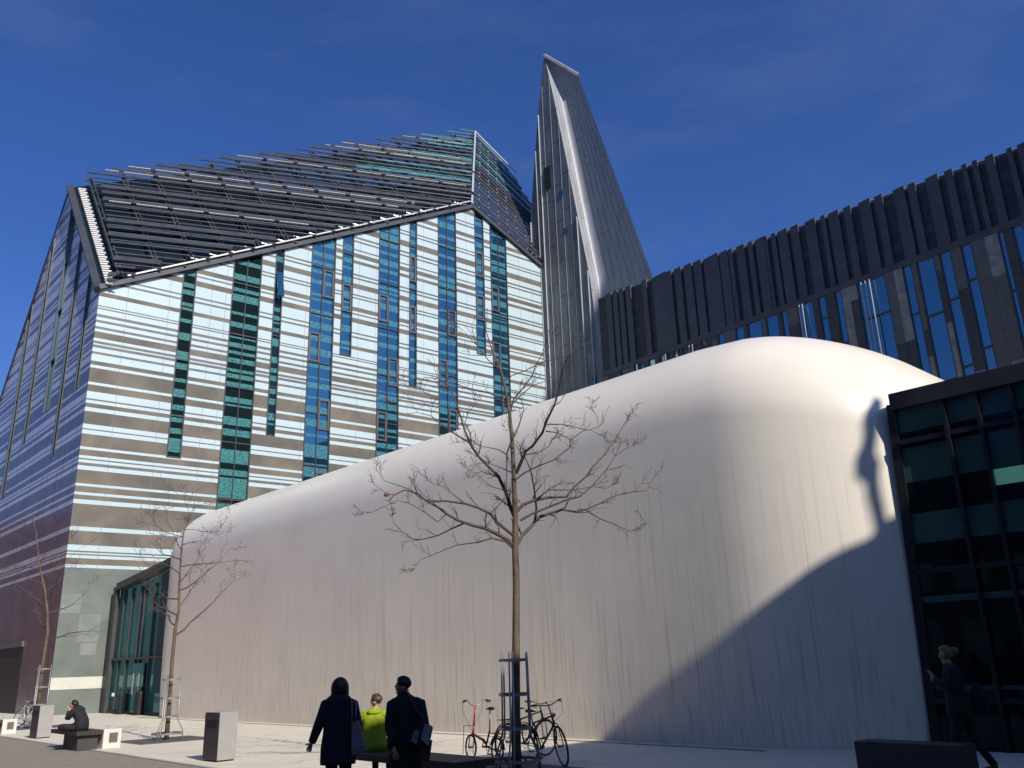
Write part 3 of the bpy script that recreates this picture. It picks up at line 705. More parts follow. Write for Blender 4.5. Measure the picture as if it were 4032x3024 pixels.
lw=MB(); a=p3(3905,1850); lw.box(a+NG3*.003,UG3*3,NG3*.01,Z*-.30); e=lw.build('glow_strip',mat('green_glow',(.15,.4,.3),.5),gb)
eb=MT['green_glow'].node_tree.nodes['Principled BSDF']; eb.inputs['Emission Color'].default_value=(.10,.30,.20,1); eb.inputs['Emission Strength'].default_value=.32  # self-glowing strip added on the glazing for its bright green patch
# ------------------------------------------------------------------ glazed link by the hall
LK=gnd(425,2808); LE=LK+UG3*8.5; 
lk=empty('entrance_link',LK,'tall teal glass entrance wedged between striped hall and white pavilion','entrance')
zl0=onp(478,2311,LK,NG3).z; zl1=onp(620,2215,LK,NG3).z
lm=MB(); lm.poly([LK,LE,LE+Z*zl1,LK+Z*zl0]); lm.build('glazing',M['link'],lk)
lm=MB(); lm.box(LK-UG3*.45+NG3*.02,UG3*.45,NG3*.2,Z*(zl0)); lm.bar(LK+Z*zl0+NG3*.1,LE+Z*zl1+NG3*.1,.3,.35); lm.box(LK+NG3*.01,UG3*8,NG3*.08,Z*.12)
lm.build('portal_frame',M['pa'],lk)
lm=MB()
for s in (.8,1.9,3.1,3.6,4.9): lm.box(LK+UG3*s+NG3*.01,UG3*.05,NG3*.09,Z*(zl0-.2))
zt_=onp(480,2600,LK,NG3).z; lm.box(LK+NG3*.01,UG3*8,NG3*.12,Z*.01); lm.box(LK+Z*zt_+NG3*.012,UG3*8,NG3*.1,Z*.1); lm.build('glazing_bar',M['frame'],lk)
lm=MB(); lm.box(LK+UG3*3.2+NG3*.1+Z*.1,UG3*1.4,NG3*.05,Z*(zt_-.3),0); dr=lm.build('door',M['link'],lk)
lm=MB(); lm.tube([LK+UG3*3.5+NG3*.2+Z*.9,LK+UG3*3.5+NG3*.2+Z*1.9],.03,8); lm.tube([LK+UG3*4.2+NG3*.2+Z*.9,LK+UG3*4.2+NG3*.2+Z*1.9],.03,8); lm.build('door_handle',M['steel'],dr)
lm=MB(); lm.poly([LK-Z*-(zl0)-UG3*.2,LE+Z*zl1,LE+Z*zl1+B*5,LK+Z*zl0+B*5]); lm.build('flat_roof',M['pa'],lk)
# black litter bins at the entrance
for q,(x,y,ww_,hh_,lb) in enumerate(((478,2812,.38,.95,'slim black litter bin with a label plate, left of the pair at the glass entrance'),(548,2815,.55,1.05,'wide black litter bin, right of the pair at the glass entrance doors'))):
    p=gnd(x,y); e=empty('litter_bin',p,lb,'bin','black bins at the entrance')
    b_=MB(); b_.loft([(p,ww_*.42,.3),(p+Z*.05,ww_*.5,.34),(p+Z*hh_*.93,ww_*.5,.34),(p+Z*hh_,ww_*.46,.3)],20); bo=b_.build('body',M['black'],e,smooth=False)
    b_=MB(); 
    for sx in (-.12,.12): b_.tube([p+V((sx-.12,0,hh_)),p+V((sx-.1,0,hh_+.16)),p+V((sx,0,hh_+.22)),p+V((sx+.1,0,hh_+.16)),p+V((sx+.12,0,hh_))],.022,6)
    b_.build('carry_loop',M['dsteel'],e)
    if q==0: b_=MB(); b_.box(p+V((-.42,-.36,.85)),(.13,0,0),(0,.02,0),(0,0,.16)); b_.build('label_plate',M['conc'],e)
# ------------------------------------------------------------------ buildings behind the camera: they cast the diagonal shadow
YO=-9.0
from mathutils.bvhtree import BVHTree
bvh=BVHTree.FromPolygons([tuple(p) for p in mm.v],mm.f)
def onM(x,y):
    d=ray(x,y).normalized(); h=bvh.ray_cast(CP,d); return h[0] if h[0] is not None else gnd(x,y)
def toO(P): t=(YO-P.y)/SUN.y; Q=P+SUN*t; return (Q.x,Q.z)
r8=lambda x,y:(3200+x*.9185,1500+y*.9185)
bpx=[(2330,2917),(2440,2835),(2552,2725),(2734,2588),(2917,2452),(3099,2306),r8(0,795),r8(100,735),r8(200,690),r8(295,655)]
bo=[toO(onM(*q)) for q in bpx]; bo=[q for i,q in enumerate(bo) if i==0 or q[0]>bo[i-1][0]+.02]
gy=[toO(gnd(2214,2937)),toO(dep(1500,2845,15.35))]
print('OCC',bo,gy)
bo0=bo[0]; lowp=[(-26,bo0[1]-5.0),(gy[1][0]-6,gy[1][1]-2.2),gy[1]]
st0=toO(onM(*r8(300,655))); stx=toO(onM(*r8(345,510)))
x_=bo[-1][0]
prof_=lowp+bo+[(x_+.02,toO(onM(*r8(297,605)))[1]),(x_+.35,toO(onM(*r8(310,575)))[1]),(x_+.6,toO(onM(*r8(335,530)))[1]),(x_+1.4,toO(onM(*r8(345,512)))[1]),(x_+2.2,stx[1]+.5),(x_+9,stx[1]+.5),(x_+12,stx[1]+3),(x_+30,stx[1]+3),(x_+30,0),(-26,0)]
ob=MB(); ob.hexa([(x,YO,z) for x,z in prof_],[(x,YO-16,z) for x,z in prof_])
oc=empty('stone_palace',(20,YO,0),'tall stone building with a gabled roofline across the street, out of view','building')
ob.build('facade_wall',mat('sandstone',(.30,.26,.20),.8,(.22,.19,.15),.5),oc)
for zf in (4,9,14):
    ow=MB()
    for xi in range(-20,50,4): ow.box((xi,YO+.02,zf),(1.6,0,0),(0,.05,0),(0,0,2.6))
    ow.build('window_row',M['wing'],oc)
stt=empty('roof_statue',(stx[0],YO+.3,stx[1]),'stone statue of a standing robed figure on the roof edge, out of view','statue')
sb=MB(); rg=[]
for y,l_,r_ in ((515,340,372),(440,322,356),(380,303,345),(330,301,340),(292,296,333),(270,262,325),(245,262,318),(205,262,322),(170,280,322),(130,285,318),(112,284,306),(98,268,318),(80,263,330),(60,264,326),(45,274,305),(40,282,292)):
    p,q=toO(onM(*r8(l_,y))),toO(onM(*r8(r_,y))); zc=(p[1]+q[1])/2
    if rg and zc<=rg[-1][0].z+.02: zc=rg[-1][0].z+.03
    rg.append((V(((p[0]+q[0])/2,YO-.5,zc)),abs(q[0]-p[0])/2,.16+.1*(l_<300)))
sb.loft(rg,16); sb.build('figure',MT['sandstone'],stt,smooth=True)
# the row across the street, to the left of and behind the camera
P0=K0-kn*26; ob=MB(); ob.box(P0-kd*30,kd*70,-kn*12,Z*21); rw=empty('office_row',P0,'plain office row along the other side of the street, out of view','building')
ob.build('facade_wall',mat('grey_render',(.16,.15,.14),.8,(.13,.12,.11),.3),rw)
for zf in (1,5,9,13,17):
    ow=MB()
    for i in range(23): ow.box(P0-kd*29+kd*3*i+Z*zf+kn*.02,kd*1.9,kn*.05,Z*2.4)
    ow.build('window_row',M['wing'],rw)
oft=empty('office_tower',(95,-36,0),'very tall office tower far to the right behind the camera, out of view','building')
ob=MB(); ob.box((83,-48,0),(26,8,0),(-8,26,0),(0,0,120)); ob.build('tower_wall',mat('tower_dark',(.035,.045,.045),.6,(.025,.03,.03),.2),oft)
# a red building to the left, seen only in the reflections of the dark gable
rbq=empty('red_building',(-75,80,0),'red brick building left of the hall, out of view','building')
q=MB(); q.box((-66,62,0),(-14,-8,0),(-16,30,0),(0,0,20)); q.build('brick_wall',mat('red_render',(.5,.05,.035),.7,(.35,.04,.03),.2),rbq)
#PART2
# ------------------------------------------------------------------ trees
def wig(rnd,s): return V((rnd.uniform(-s,s),rnd.uniform(-s,s),rnd.uniform(-s,s)))
def twig(mb,p,d,ln,r,lvl,rnd):
    n=5; pts=[p]; rad=[r]; d=d.normalized()
    for i in range(n):
        d=(d+wig(rnd,.28)+Z*.07).normalized(); p=p+d*ln/n; pts.append(p); rad.append(max(.0038,r*(1-.75*(i+1)/n)))
    mb.tube(pts,rad,4 if lvl else 5,cap=False)
    if lvl>0:
        for i in range(1,n+1):
            if rnd.random()<.72:
                side=wig(rnd,1); side=(side-d*side.dot(d)).normalized()
                twig(mb,pts[i],(d*.8+side*.8),ln*rnd.uniform(.4,.65),rad[i]*.65,lvl-1,rnd)
def tree(name,loc,label,trunk,tr,branches,seed,tl=.8,every=.5):
    e=empty(name,loc,label,'tree','bare young street trees'); rnd=random.Random(seed)
    mb=MB(); mb.tube(trunk,tr,10); 
    for i in range(2,len(trunk)-1):
        if rnd.random()<.7: a=rnd.uniform(0,6.28); p=trunk[i].lerp(trunk[i-1],rnd.random()); mb.sphere(p+V((math.cos(a),math.sin(a),0))*tr[i]*.9,tr[i]*.45,nu=7,nv=5)
    mb.build('trunk',M['bark'],e,smooth=True)
    for pts,r in branches:
        cb=MB()
        L_=0; rad=[]; n=len(pts)
        for i in range(n): rad.append(max(.0055,r*(1-.85*i/(n-1))))
        cb.tube(pts,rad,6,cap=False); acc=0
        for i in range(1,n):
            seg=pts[i]-pts[i-1]; acc+=seg.length
            if acc>every*.5 or i==n-1:
                acc=0
                for q in range(1 if rnd.random()<.75 else 2):
                    side=wig(rnd,1); d=seg.normalized(); side=(side-d*side.dot(d)).normalized()
                    twig(cb,pts[i],d*.9+side*.75+Z*.15,tl*rnd.uniform(.55,1.1),max(.0055,rad[i]*.55),1 if i<n-1 else 2,rnd)
        cb.build('branch',M['twig'],e,smooth=True)
    return e
def guard(loc,h,label,sc_=1.0):
    e=empty('tree_guard',loc,label,'tree guard','steel guards around the street trees'); loc=V(loc)
    for i in range(3):
        for s in (-.11,.11):
            a=math.radians(20+120*i)+s; d=V((math.cos(a),math.sin(a),0)); mb=MB()
            mb.tube([loc+d*.42*sc_,loc+d*.42*sc_+Z*h*.14,loc+d*.27*sc_+Z*h*.30,loc+d*.25*sc_+Z*h],.016,7); mb.build('bar',M['steel'],e,smooth=True)
    for z,r in ((.1,.42),(.36,.27),(.64,.265),(.93,.255)):
        mb=MB(); n=28
        for i in range(n):
            a0,a1=2*math.pi*i/n,2*math.pi*(i+1)/n; p=loc+V((math.cos(a0),math.sin(a0),0))*r*sc_+Z*h*z; q=loc+V((math.cos(a1),math.sin(a1),0))*r*sc_+Z*h*z; mb.bar(p,q,.008,.05)
        mb.build('ring',M['steel'],e)
    return e
def grate(loc,label):
    mb=MB(); loc=V(loc); mb.box(loc-kd*1.1-kn*1.1+Z*.001,kd*2.2,kn*2.2,Z*.006)
    for i in range(9):
        for j in range(9): mb.box(loc+kd*(-1.0+i*.235)+kn*(-1.0+j*.235)+Z*.0075,kd*.12,kn*.10,Z*.003,1)
    tag(mb.build('tree_grate',[mat('cast_grate',(.13,.12,.115),.7,(.10,.095,.09),4),M['seamd']]),label,'tree grate','cast grates at the tree feet')
# the big tree in front, traced limb by limb
TY=15.9; c3=lambda x,y:(1300+x*.6632,1200+y*.6632)
tp=[(2035,3060,.085),(2031,2800,.075),(2032,2500,.066),(2033,2300,.062),(2029,2162,.06),(2029,2029,.05),(2026,1960,.046),(2023,1863,.042),(2016,1730,.037),(2006,1624,.03),(1990,1532,.024),(1970,1452,.018),(1937,1379,.012),(1913,1300,.008),(1920,1213,.005)]
trunk=[dep(x,y,TY) for x,y,_ in tp]; tb=V((trunk[0].x,TY,0)); trunk[0]=tb
BR="""1090,1430 1060,1400 1010,1370 930,1330 850,1310 760,1280 690,1240 640,1200 580,1170 520,1120 440,1100 380,1130 330,1120|.035
1090,1370 1040,1330 990,1290 950,1240 880,1205 800,1180 690,1165 600,1165 540,1150 480,1100 400,1070 320,1045|.028
1080,1440 1040,1405 960,1385 880,1410 760,1425 690,1450 600,1490 540,1510|.018
1100,1270 1070,1200 1050,1130 1000,1020 940,960 880,900 840,840 800,750 770,650 740,560 700,480 640,440 560,430|.034
880,900 830,820 760,780 690,730 600,660 520,640 420,650|.018
840,830 830,760 800,700 820,640 860,590|.014
1100,1440 1140,1370 1200,1310 1230,1265 1300,1240 1380,1215 1460,1230 1520,1215 1600,1180 1700,1130 1800,1110 1880,1105|.034
1215,1290 1225,1210 1210,1080 1190,980 1150,890 1090,820|.022
1100,1240 1140,1190 1200,1165 1290,1145 1400,1140 1450,1080 1520,1020 1560,960 1620,900 1680,820 1740,720|.026
1130,1280 1200,1240 1300,1200 1400,1160 1480,1140 1560,1070 1640,980 1690,900 1750,855|.02
1105,1000 1140,920 1160,870 1200,840 1260,760 1290,680 1330,600 1360,500 1375,400 1400,330 1430,290|.028
1080,800 1120,720 1150,620 1140,580|.014
1085,790 1050,880 1048,960 1050,1130|.018
1070,630 1090,560 1140,500 1200,420 1220,360 1260,290 1280,220|.016
1080,590 1130,540 1200,480 1290,450 1380,440|.012
1060,600 1000,560 940,520 860,510 780,480 700,440|.012
1030,450 1080,420 1160,390 1260,340 1350,320 1440,300|.010
960,300 900,300 830,300 760,280|.008
1100,1040 1150,1000 1230,960 1330,920 1420,850 1430,800 1500,750 1590,730 1590,680 1570,640|.014
1290,710 1380,710 1470,730 1560,750|.010
1280,750 1350,760 1420,800|.008
950,1240 1000,1190 1030,1160|.009
800,1180 710,1110 670,1080|.008
790,1300 720,1330 640,1370 540,1395 490,1390 430,1350 380,1300|.014
1520,1220 1600,1270 1680,1300 1780,1345 1820,1330|.011
1225,1165 1290,1100 1440,1100 1560,1080 1640,1090|.010
1050,890 1000,860 900,840 830,800|.010
1090,1000 1020,970 940,940 890,910|.010
1100,1110 1030,1100 960,1080 910,1040 870,1000|.010
1000,380 940,330 870,240 810,180 750,150|.009
690,1240 640,1290 560,1230 470,1180 400,1160 240,1235|.009
700,480 640,560 560,520 470,500|.008
1150,890 1230,880 1300,840 1320,800|.009
1000,1020 900,990 870,1000|.008"""
rt=random.Random(9); brs=[]
for ln in BR.split('\n'):
    p_,r_=ln.split('|'); q=[c3(*map(float,t.split(','))) for t in p_.split()]; ks=rt.uniform(-.9,.9)
    # limbs that spring from another limb start at that limb's depth
    y0=0
    if brs:
        best=1e9
        for (pp,_),qq in zip(brs,tqs):
            for P_,Q_ in zip(pp,qq):
                d_=math.hypot(Q_[0]-q[0][0],Q_[1]-q[0][1])
                if d_<best: best=d_; y0=P_.y-TY
        if best>22: y0=0
    else: tqs=[]
    dist=0; pts=[]
    for i,(x,y) in enumerate(q):
        if i: dist+=math.hypot(x-q[i-1][0],y-q[i-1][1])/215
        pts.append(dep(x,y,TY+y0+ks*dist*.75))
    brs.append((pts,max(.013,float(r_)*1.2))); tqs.append(q)
big=tree('street_tree',tb,'tallest bare tree in front of the pale pavilion, bicycles leaning at its foot',trunk,[r*1.02 for _,_,r in tp],brs,21,tl=.40,every=.55)
guard(tb,1.95,'steel tree guard around the nearest tree, with bicycles against it')
grate(tb,'cast iron grate at the foot of the nearest tree')
lf_=MB(); lp=dep(*c3(333,1128),TY-.3); lf_.sphere(lp,(.05,.03,.04),nu=7,nv=5); lf_.tube([lp,lp+V((.03,0,.05))],.006,4); lf_.build('dead_leaf',mat('dead_leaf',(.16,.06,.03),.7),big)
def procbr(trunk,tr,n,seed,zmin,reach):
    rnd=random.Random(seed); out=[]; top=trunk[-1].z
    for i in range(n):
        z=zmin+(top-zmin)*((i+.3)/n)**.9*.93
        for a,b,ra in zip(trunk,trunk[1:],tr):
            if a.z<=z<=b.z: p=a.lerp(b,(z-a.z)/(b.z-a.z)); r=ra; break
        ang=i*2.4+rnd.uniform(-.4,.4); L_=reach*(1-.72*(z-zmin)/(top-zmin))*rnd.uniform(.7,1.1); d=V((math.cos(ang),math.sin(ang)*.9,rnd.uniform(.15,.6))).normalized()
        pts=[p]; m_=8
        for k_ in range(m_): d=(d+wig(rnd,.24)+Z*.045).normalized(); p=p+d*L_/m_; pts.append(p)
        out.append((pts,min(.026,r*.55)))
    return out
T2=[(655,2914,.07),(668,2760,.06),(678,2600,.052),(690,2480,.05),(705,2400,.04),(706,2310,.036),(712,2200,.028),(722,2100,.02),(745,2040,.012),(765,1990,.007),(774,1945,.004)]
Y2=26.4; t2=[dep(x,y,Y2) for x,y,_ in T2]; b2=V((t2[0].x,Y2,0)); t2[0]=b2
tree('street_tree',b2,'bare slender tree with a steel guard, in front of the left end of the pavilion',t2,[r for _,_,r in T2],procbr(t2,[r for _,_,r in T2],17,5,2.75,2.3),31,tl=.6,every=.7)
guard(b2,1.75,'free-standing steel tree guard left of the grey bin, no bicycles')
grate(b2,'cast iron grate under the slender middle tree')
T1=[(145,2850,.07),(158,2700,.062),(170,2600,.055),(188,2490,.05),(186,2400,.042),(176,2320,.036),(158,2240,.028),(150,2170,.022),(140,2080,.014),(120,2010,.006)]
Y1=35.4; t1=[dep(x,y,Y1) for x,y,_ in T1]; b1_=V((t1[0].x,Y1,0)); t1[0]=b1_
tree('street_tree',b1_,'farthest bare tree at the left edge, before the dark gable wall',t1,[r*1.15 for _,_,r in T1],procbr(t1,[r for _,_,r in T1],17,8,3.1,3.0),41,tl=.75,every=.8)
guard(b1_,2.3,'steel tree guard at the left edge, half hidden by a bin')
grate(b1_,'cast iron grate at the foot of the farthest tree')
# ------------------------------------------------------------------ bins and benches
def binbox(F0,label):
    F0=V(F0); e=empty('litter_bin',F0,label,'bin','grey box bins along the kerb'); a=V((-.72,.69,0)).normalized()*.62; b=V((.69,.72,0)).normalized()*.42; H_=.97
    mb=MB(); mb.box(F0+Z*.03,a,b,Z*(H_-.03)); mb.build('body',M['binl'],e,bevel=.006)
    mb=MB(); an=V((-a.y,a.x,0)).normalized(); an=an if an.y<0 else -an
    mb.box(F0+Z*.035+a*.005+an*.001,a*.99,an*.012,Z*(H_-.04)); pn=mb.build('shaded_front',M['bind'],e)  # same grey metal; shade of this side put into a darker front sheet
    mb=MB(); mb.box(F0+a*.13+Z*(H_-.30)+an*.013,a*.70,an*.006,Z*.15); mb.build('slot',M['black'],pn)
    mb=MB(); mb.box(F0+a*.06+b*.06,a*.88,b*.88,Z*.03); mb.build('plinth',M['black'],e)
binbox(gnd(854,3002),'grey box bin with slotted front in shade, alone on the paving right of the benches')
binbox(gnd(143,2909),'tall grey box bin with slotted front in shade, far left beside the leaning bicycle')
def bench(R,Ln,wd,label,tail=.45,dark=False,sup=1.2):
    """R: rear right corner of the slab"""
    R=V(R); e=empty('bench',R,label,'bench','slab benches along the street'); W_=-B*wd
    mb=MB(); n=6
    for i in range(n): mb.box(R+W_*(i/n)+B*-.004+Z*.36,-kd*Ln,W_*(1/n)*.93,Z*.10)
    mb.build('seat',M['wood'],e)
    mb=MB(); mb.box(R-kd*.12+W_*.12,-kd*sup,W_*.76,Z*.358); mb.build('support',mat('bench_base',(.05,.045,.042),.7),e)
    if tail: 
        mb=MB(); mb.box(R+B*.01,-kd*1.3,B*tail,Z*.47); t_=mb.build('concrete_block',M['conc'],e,bevel=.008)
        mb=MB(); mb.box(R+B*(.01+tail*.33)+kd*.002+Z*.16,kd*.03,B*tail*.45,Z*.22); mb.build('socket_box',M['pb'],t_)
    return e
bench((-10.84,23.87,0),2.3,.65,'dark slab bench with a pale concrete end, a person sitting on it')
bench((-17.95,31.75,0),2.3,.65,'slab bench cut by the left edge of the frame, only its pale end showing')
bench((-.42,13.62,0),3.7,.75,'long dark bench in the foreground, the person in the yellow-green jacket on it',tail=0,sup=.9)
mb=MB(); fr0=V((6.12,13.13,0)); mb.box(fr0,-kd*1.6,B*.5,Z*.46); tag(mb.build('stone_block',mat('dark_granite',(.045,.043,.04),.7,(.045,.043,.04),5),bevel=.01),'dark low granite seat block in the shade at the lower right corner','seat block')
# ------------------------------------------------------------------ bicycles
def bike(rear,front,label,fc,R=.34,lean=0,bars='flat',steer=0,seat_h=.95,fold=False,rack=False,light=False,group='bicycles parked at the trees',barh=1.02):
    rear=V(rear); front=V(front); d=(front-rear); L_=d.length; a=math.atan2(d.y,d.x)
    e=empty('bicycle',rear,label,'bicycle',group); e.rotation_euler=(lean,0,a)
    e.rotation_mode='XYZ'; e.matrix_world=Matrix.Translation(rear)@Matrix.Rotation(a,4,'Z')@Matrix.Rotation(lean,4,'X')
    fm=mat('bike_paint_'+fc[0],fc[1],.35,coat=.5); bl=M['rubber']
    def wheel(cx,st=0):
        Rz=Matrix.Rotation(st,3,'Z'); c=V((cx,0,R)); ax=Rz@V((0,1,0)); w_=MB(); w_.torus(c,R-.03,.011,ax,nu=30,nv=6)
        for i in range(18):
            t=2*math.pi*i/18; u_=Rz@V((math.cos(t),0,math.sin(t))); w_.tube([c+ax*(.03 if i%2 else -.03),c+u_*(R-.035)],.0022,3)
        w_.tube([c-ax*.05,c+ax*.05],.018,8); w=w_.build('wheel',M['steel'],e,world=False,smooth=True)
        t_=MB(); t_.torus(c,R-.017,.019,ax,nu=36,nv=8); t=t_.build('tyre',bl,None,smooth=True); t.parent=w
    wheel(0); wheel(L_,steer)
    bb=V((L_*.42,0,.28)); st_=V((L_*.28,0,seat_h-.06)); hd=V((L_-.12,0,R*2+.16 if not fold else .62)); hdl=V((L_-.08,0,R*2+.03 if not fold else .48)); ht=V((hd.x-.045,0,barh-.04))
    f=MB(); T=f.tube; r=.016
    if fold: T([hdl,V((L_*.55,0,.40)),bb+V((0,0,.06))],.026,8); T([bb,V((0,0,R))],.014,6); T([bb,st_+V((0,0,-.35))],.018,8)
    else:
        sj=bb.lerp(st_,.72); T([sj,hd],r,8); T([bb,hdl],.019,8); T([bb,sj],r,8)
        for s in (-.05,.05): T([V((0,s,R)),bb+V((0,s*.5,0))],.009,6); T([V((0,s,R)),sj],.008,6)
    T([hdl,hd],.02,8)
    f.build('frame',fm,e,world=False,smooth=True)
    f=MB(); Rz=Matrix.Rotation(steer,3,'Z')
    for s in (-.055,.055): f.tube([hdl+V((0,0,.02)),hdl+Rz@V((.01,s,-.02)),V((L_,0,R))+Rz@V((0,s,0))],.010,6)
    f.build('fork',fm if not fold else M['steel'],e,world=False,smooth=True)
    f=MB(); f.tube([hd,ht],.018 if fold else .014,8); f.build('stem',fm if fold else M['steel'],e,world=False,smooth=True)
    f=MB(); 
    if bars=='rise': pts=[(.10,-.30,.10),(.04,-.20,.12),(0,-.07,.02),(0,.07,.02),(.04,.20,.12),(.10,.30,.10)]; pts=[(-x,y,z) for x,y,z in pts]
    else: pts=[(-.12,-.29,.03),(-.02,-.20,.04),(.02,-.06,0),(.02,.06,0),(-.02,.20,.04),(-.12,.29,.03)]
    P=[ht+Rz@V(p) for p in pts]; f.tube(P,.012,8); hb=f.build('handlebar',M['steel'],e,world=False,smooth=True)
    for i,j in ((0,1),(5,4)):
        g=MB(); g.tube([P[i],P[i].lerp(P[j],.85)],.018,8); g.tube([P[i].lerp(P[j],.9)+V((.03,0,-.02)),P[i]+V((.05,0,-.035))],.006,5); o=g.build('grip',M['black'],None,smooth=True); o.parent=hb
        c_=MB(); q=P[i].lerp(P[j],.9); c_.tube([q,q+Rz@V((.16,0,.02)),q+Rz@V((.17,0,-.2)),hdl+V((.03,0,.05))],.0035,4); o=c_.build('cable',M['black'],None,smooth=True); o.parent=hb
    f=MB(); f.tube([st_+V((0,0,-.4 if fold else -.22)),st_],.013,8); f.build('seat_post',M['steel'],e,world=False,smooth=True)
    f=MB(); f.tube([st_+V((-.13,0,.045)),st_+V((-.06,0,.04)),st_+V((.05,0,.03)),st_+V((.15,0,.03))],[.035,.075,.04,.018],10,ell=.45,up=V((0,0,1))); f.build('saddle',M['black'],e,world=False,smooth=True)
    f=MB(); f.tube([bb-V((0,.07,0)),bb+V((0,.07,0))],.018,8); f.tube([bb+V((0,-.08,0)),bb+V((.08,-.08,-.14))],.009,6); f.tube([bb+V((0,.08,0)),bb+V((-.08,.08,.14))],.009,6); f.torus(bb+V((0,-.05,0)),.085,.006,(0,1,0),nu=20,nv=5)
    f.cbox(bb+V((.08,-.13,-.14)),.09,.08,.02); f.cbox(bb+V((-.08,.13,.14)),.09,.08,.02); f.build('crank',M['dsteel'],e,world=False)
    f=MB()
    for cx in ((0,L_) if not fold else (0,)):
        pts=[V((cx,0,R))+V((math.cos(t),0,math.sin(t)))*(R+.03) for t in [math.radians(a_) for a_ in range(20,190,17)]]
        if cx==0: f.tube(pts,.022,5,ell=.3)
    if f.v: f.build('mudguard',M['black'],e,world=False,smooth=True)
    if rack or fold:
        f=MB(); zr=R*2+.06
        for s in (-.06,0,.06): f.tube([(-.22,s,zr),(.2,s,zr)],.006,5)
        for x in (-.22,0,.2): f.tube([(x,-.06,zr),(x,.06,zr)],.006,5)
        for s in (-.06,.06): f.tube([(-.05,s,zr),(0,s,R)],.006,5)
        if fold:
            for s in (-.11,.11): f.tube([(L_+.1,s,.62),(L_+.12,s,.1)],.006,5)
            f.tube([(L_+.1,-.11,.62),(L_+.1,.11,.62)],.006,5)
        f.build('carrier',M['dsteel'],e,world=False)
    if light: f=MB(); f.sphere(hd+V((.06,0,.02)),(.03,.04,.04),nu=10,nv=7); f.build('headlamp',M['steel'],e,world=False,smooth=True)
    return e
bike((-.50,17.2,0),(-1.04,18.15,0),'red folding bicycle with small wheels and a raised silver handlebar, left of the trunk',('red',(.40,.012,.012)),R=.235,fold=True,bars='rise',seat_h=.98,lean=.03)
bike((.10,17.35,0),(.70,16.55,0),'dark city bicycle with its large front wheel turned, right of the trunk',('black',(.015,.015,.018)),R=.345,lean=.17,steer=-.35,light=True,barh=1.08)
bike((-.32,17.75,0),(.42,18.5,0),'dark bicycle with a rear carrier, half hidden behind the trunk and its guard',('grey',(.03,.035,.04)),R=.34,lean=.05,rack=True)
bike((-19.0,35.2,0),(-19.75,35.95,0),'silver bicycle leaning at the far left tree, beside the bin',('silver',(.45,.45,.43)),R=.34,lean=.22,steer=.4)
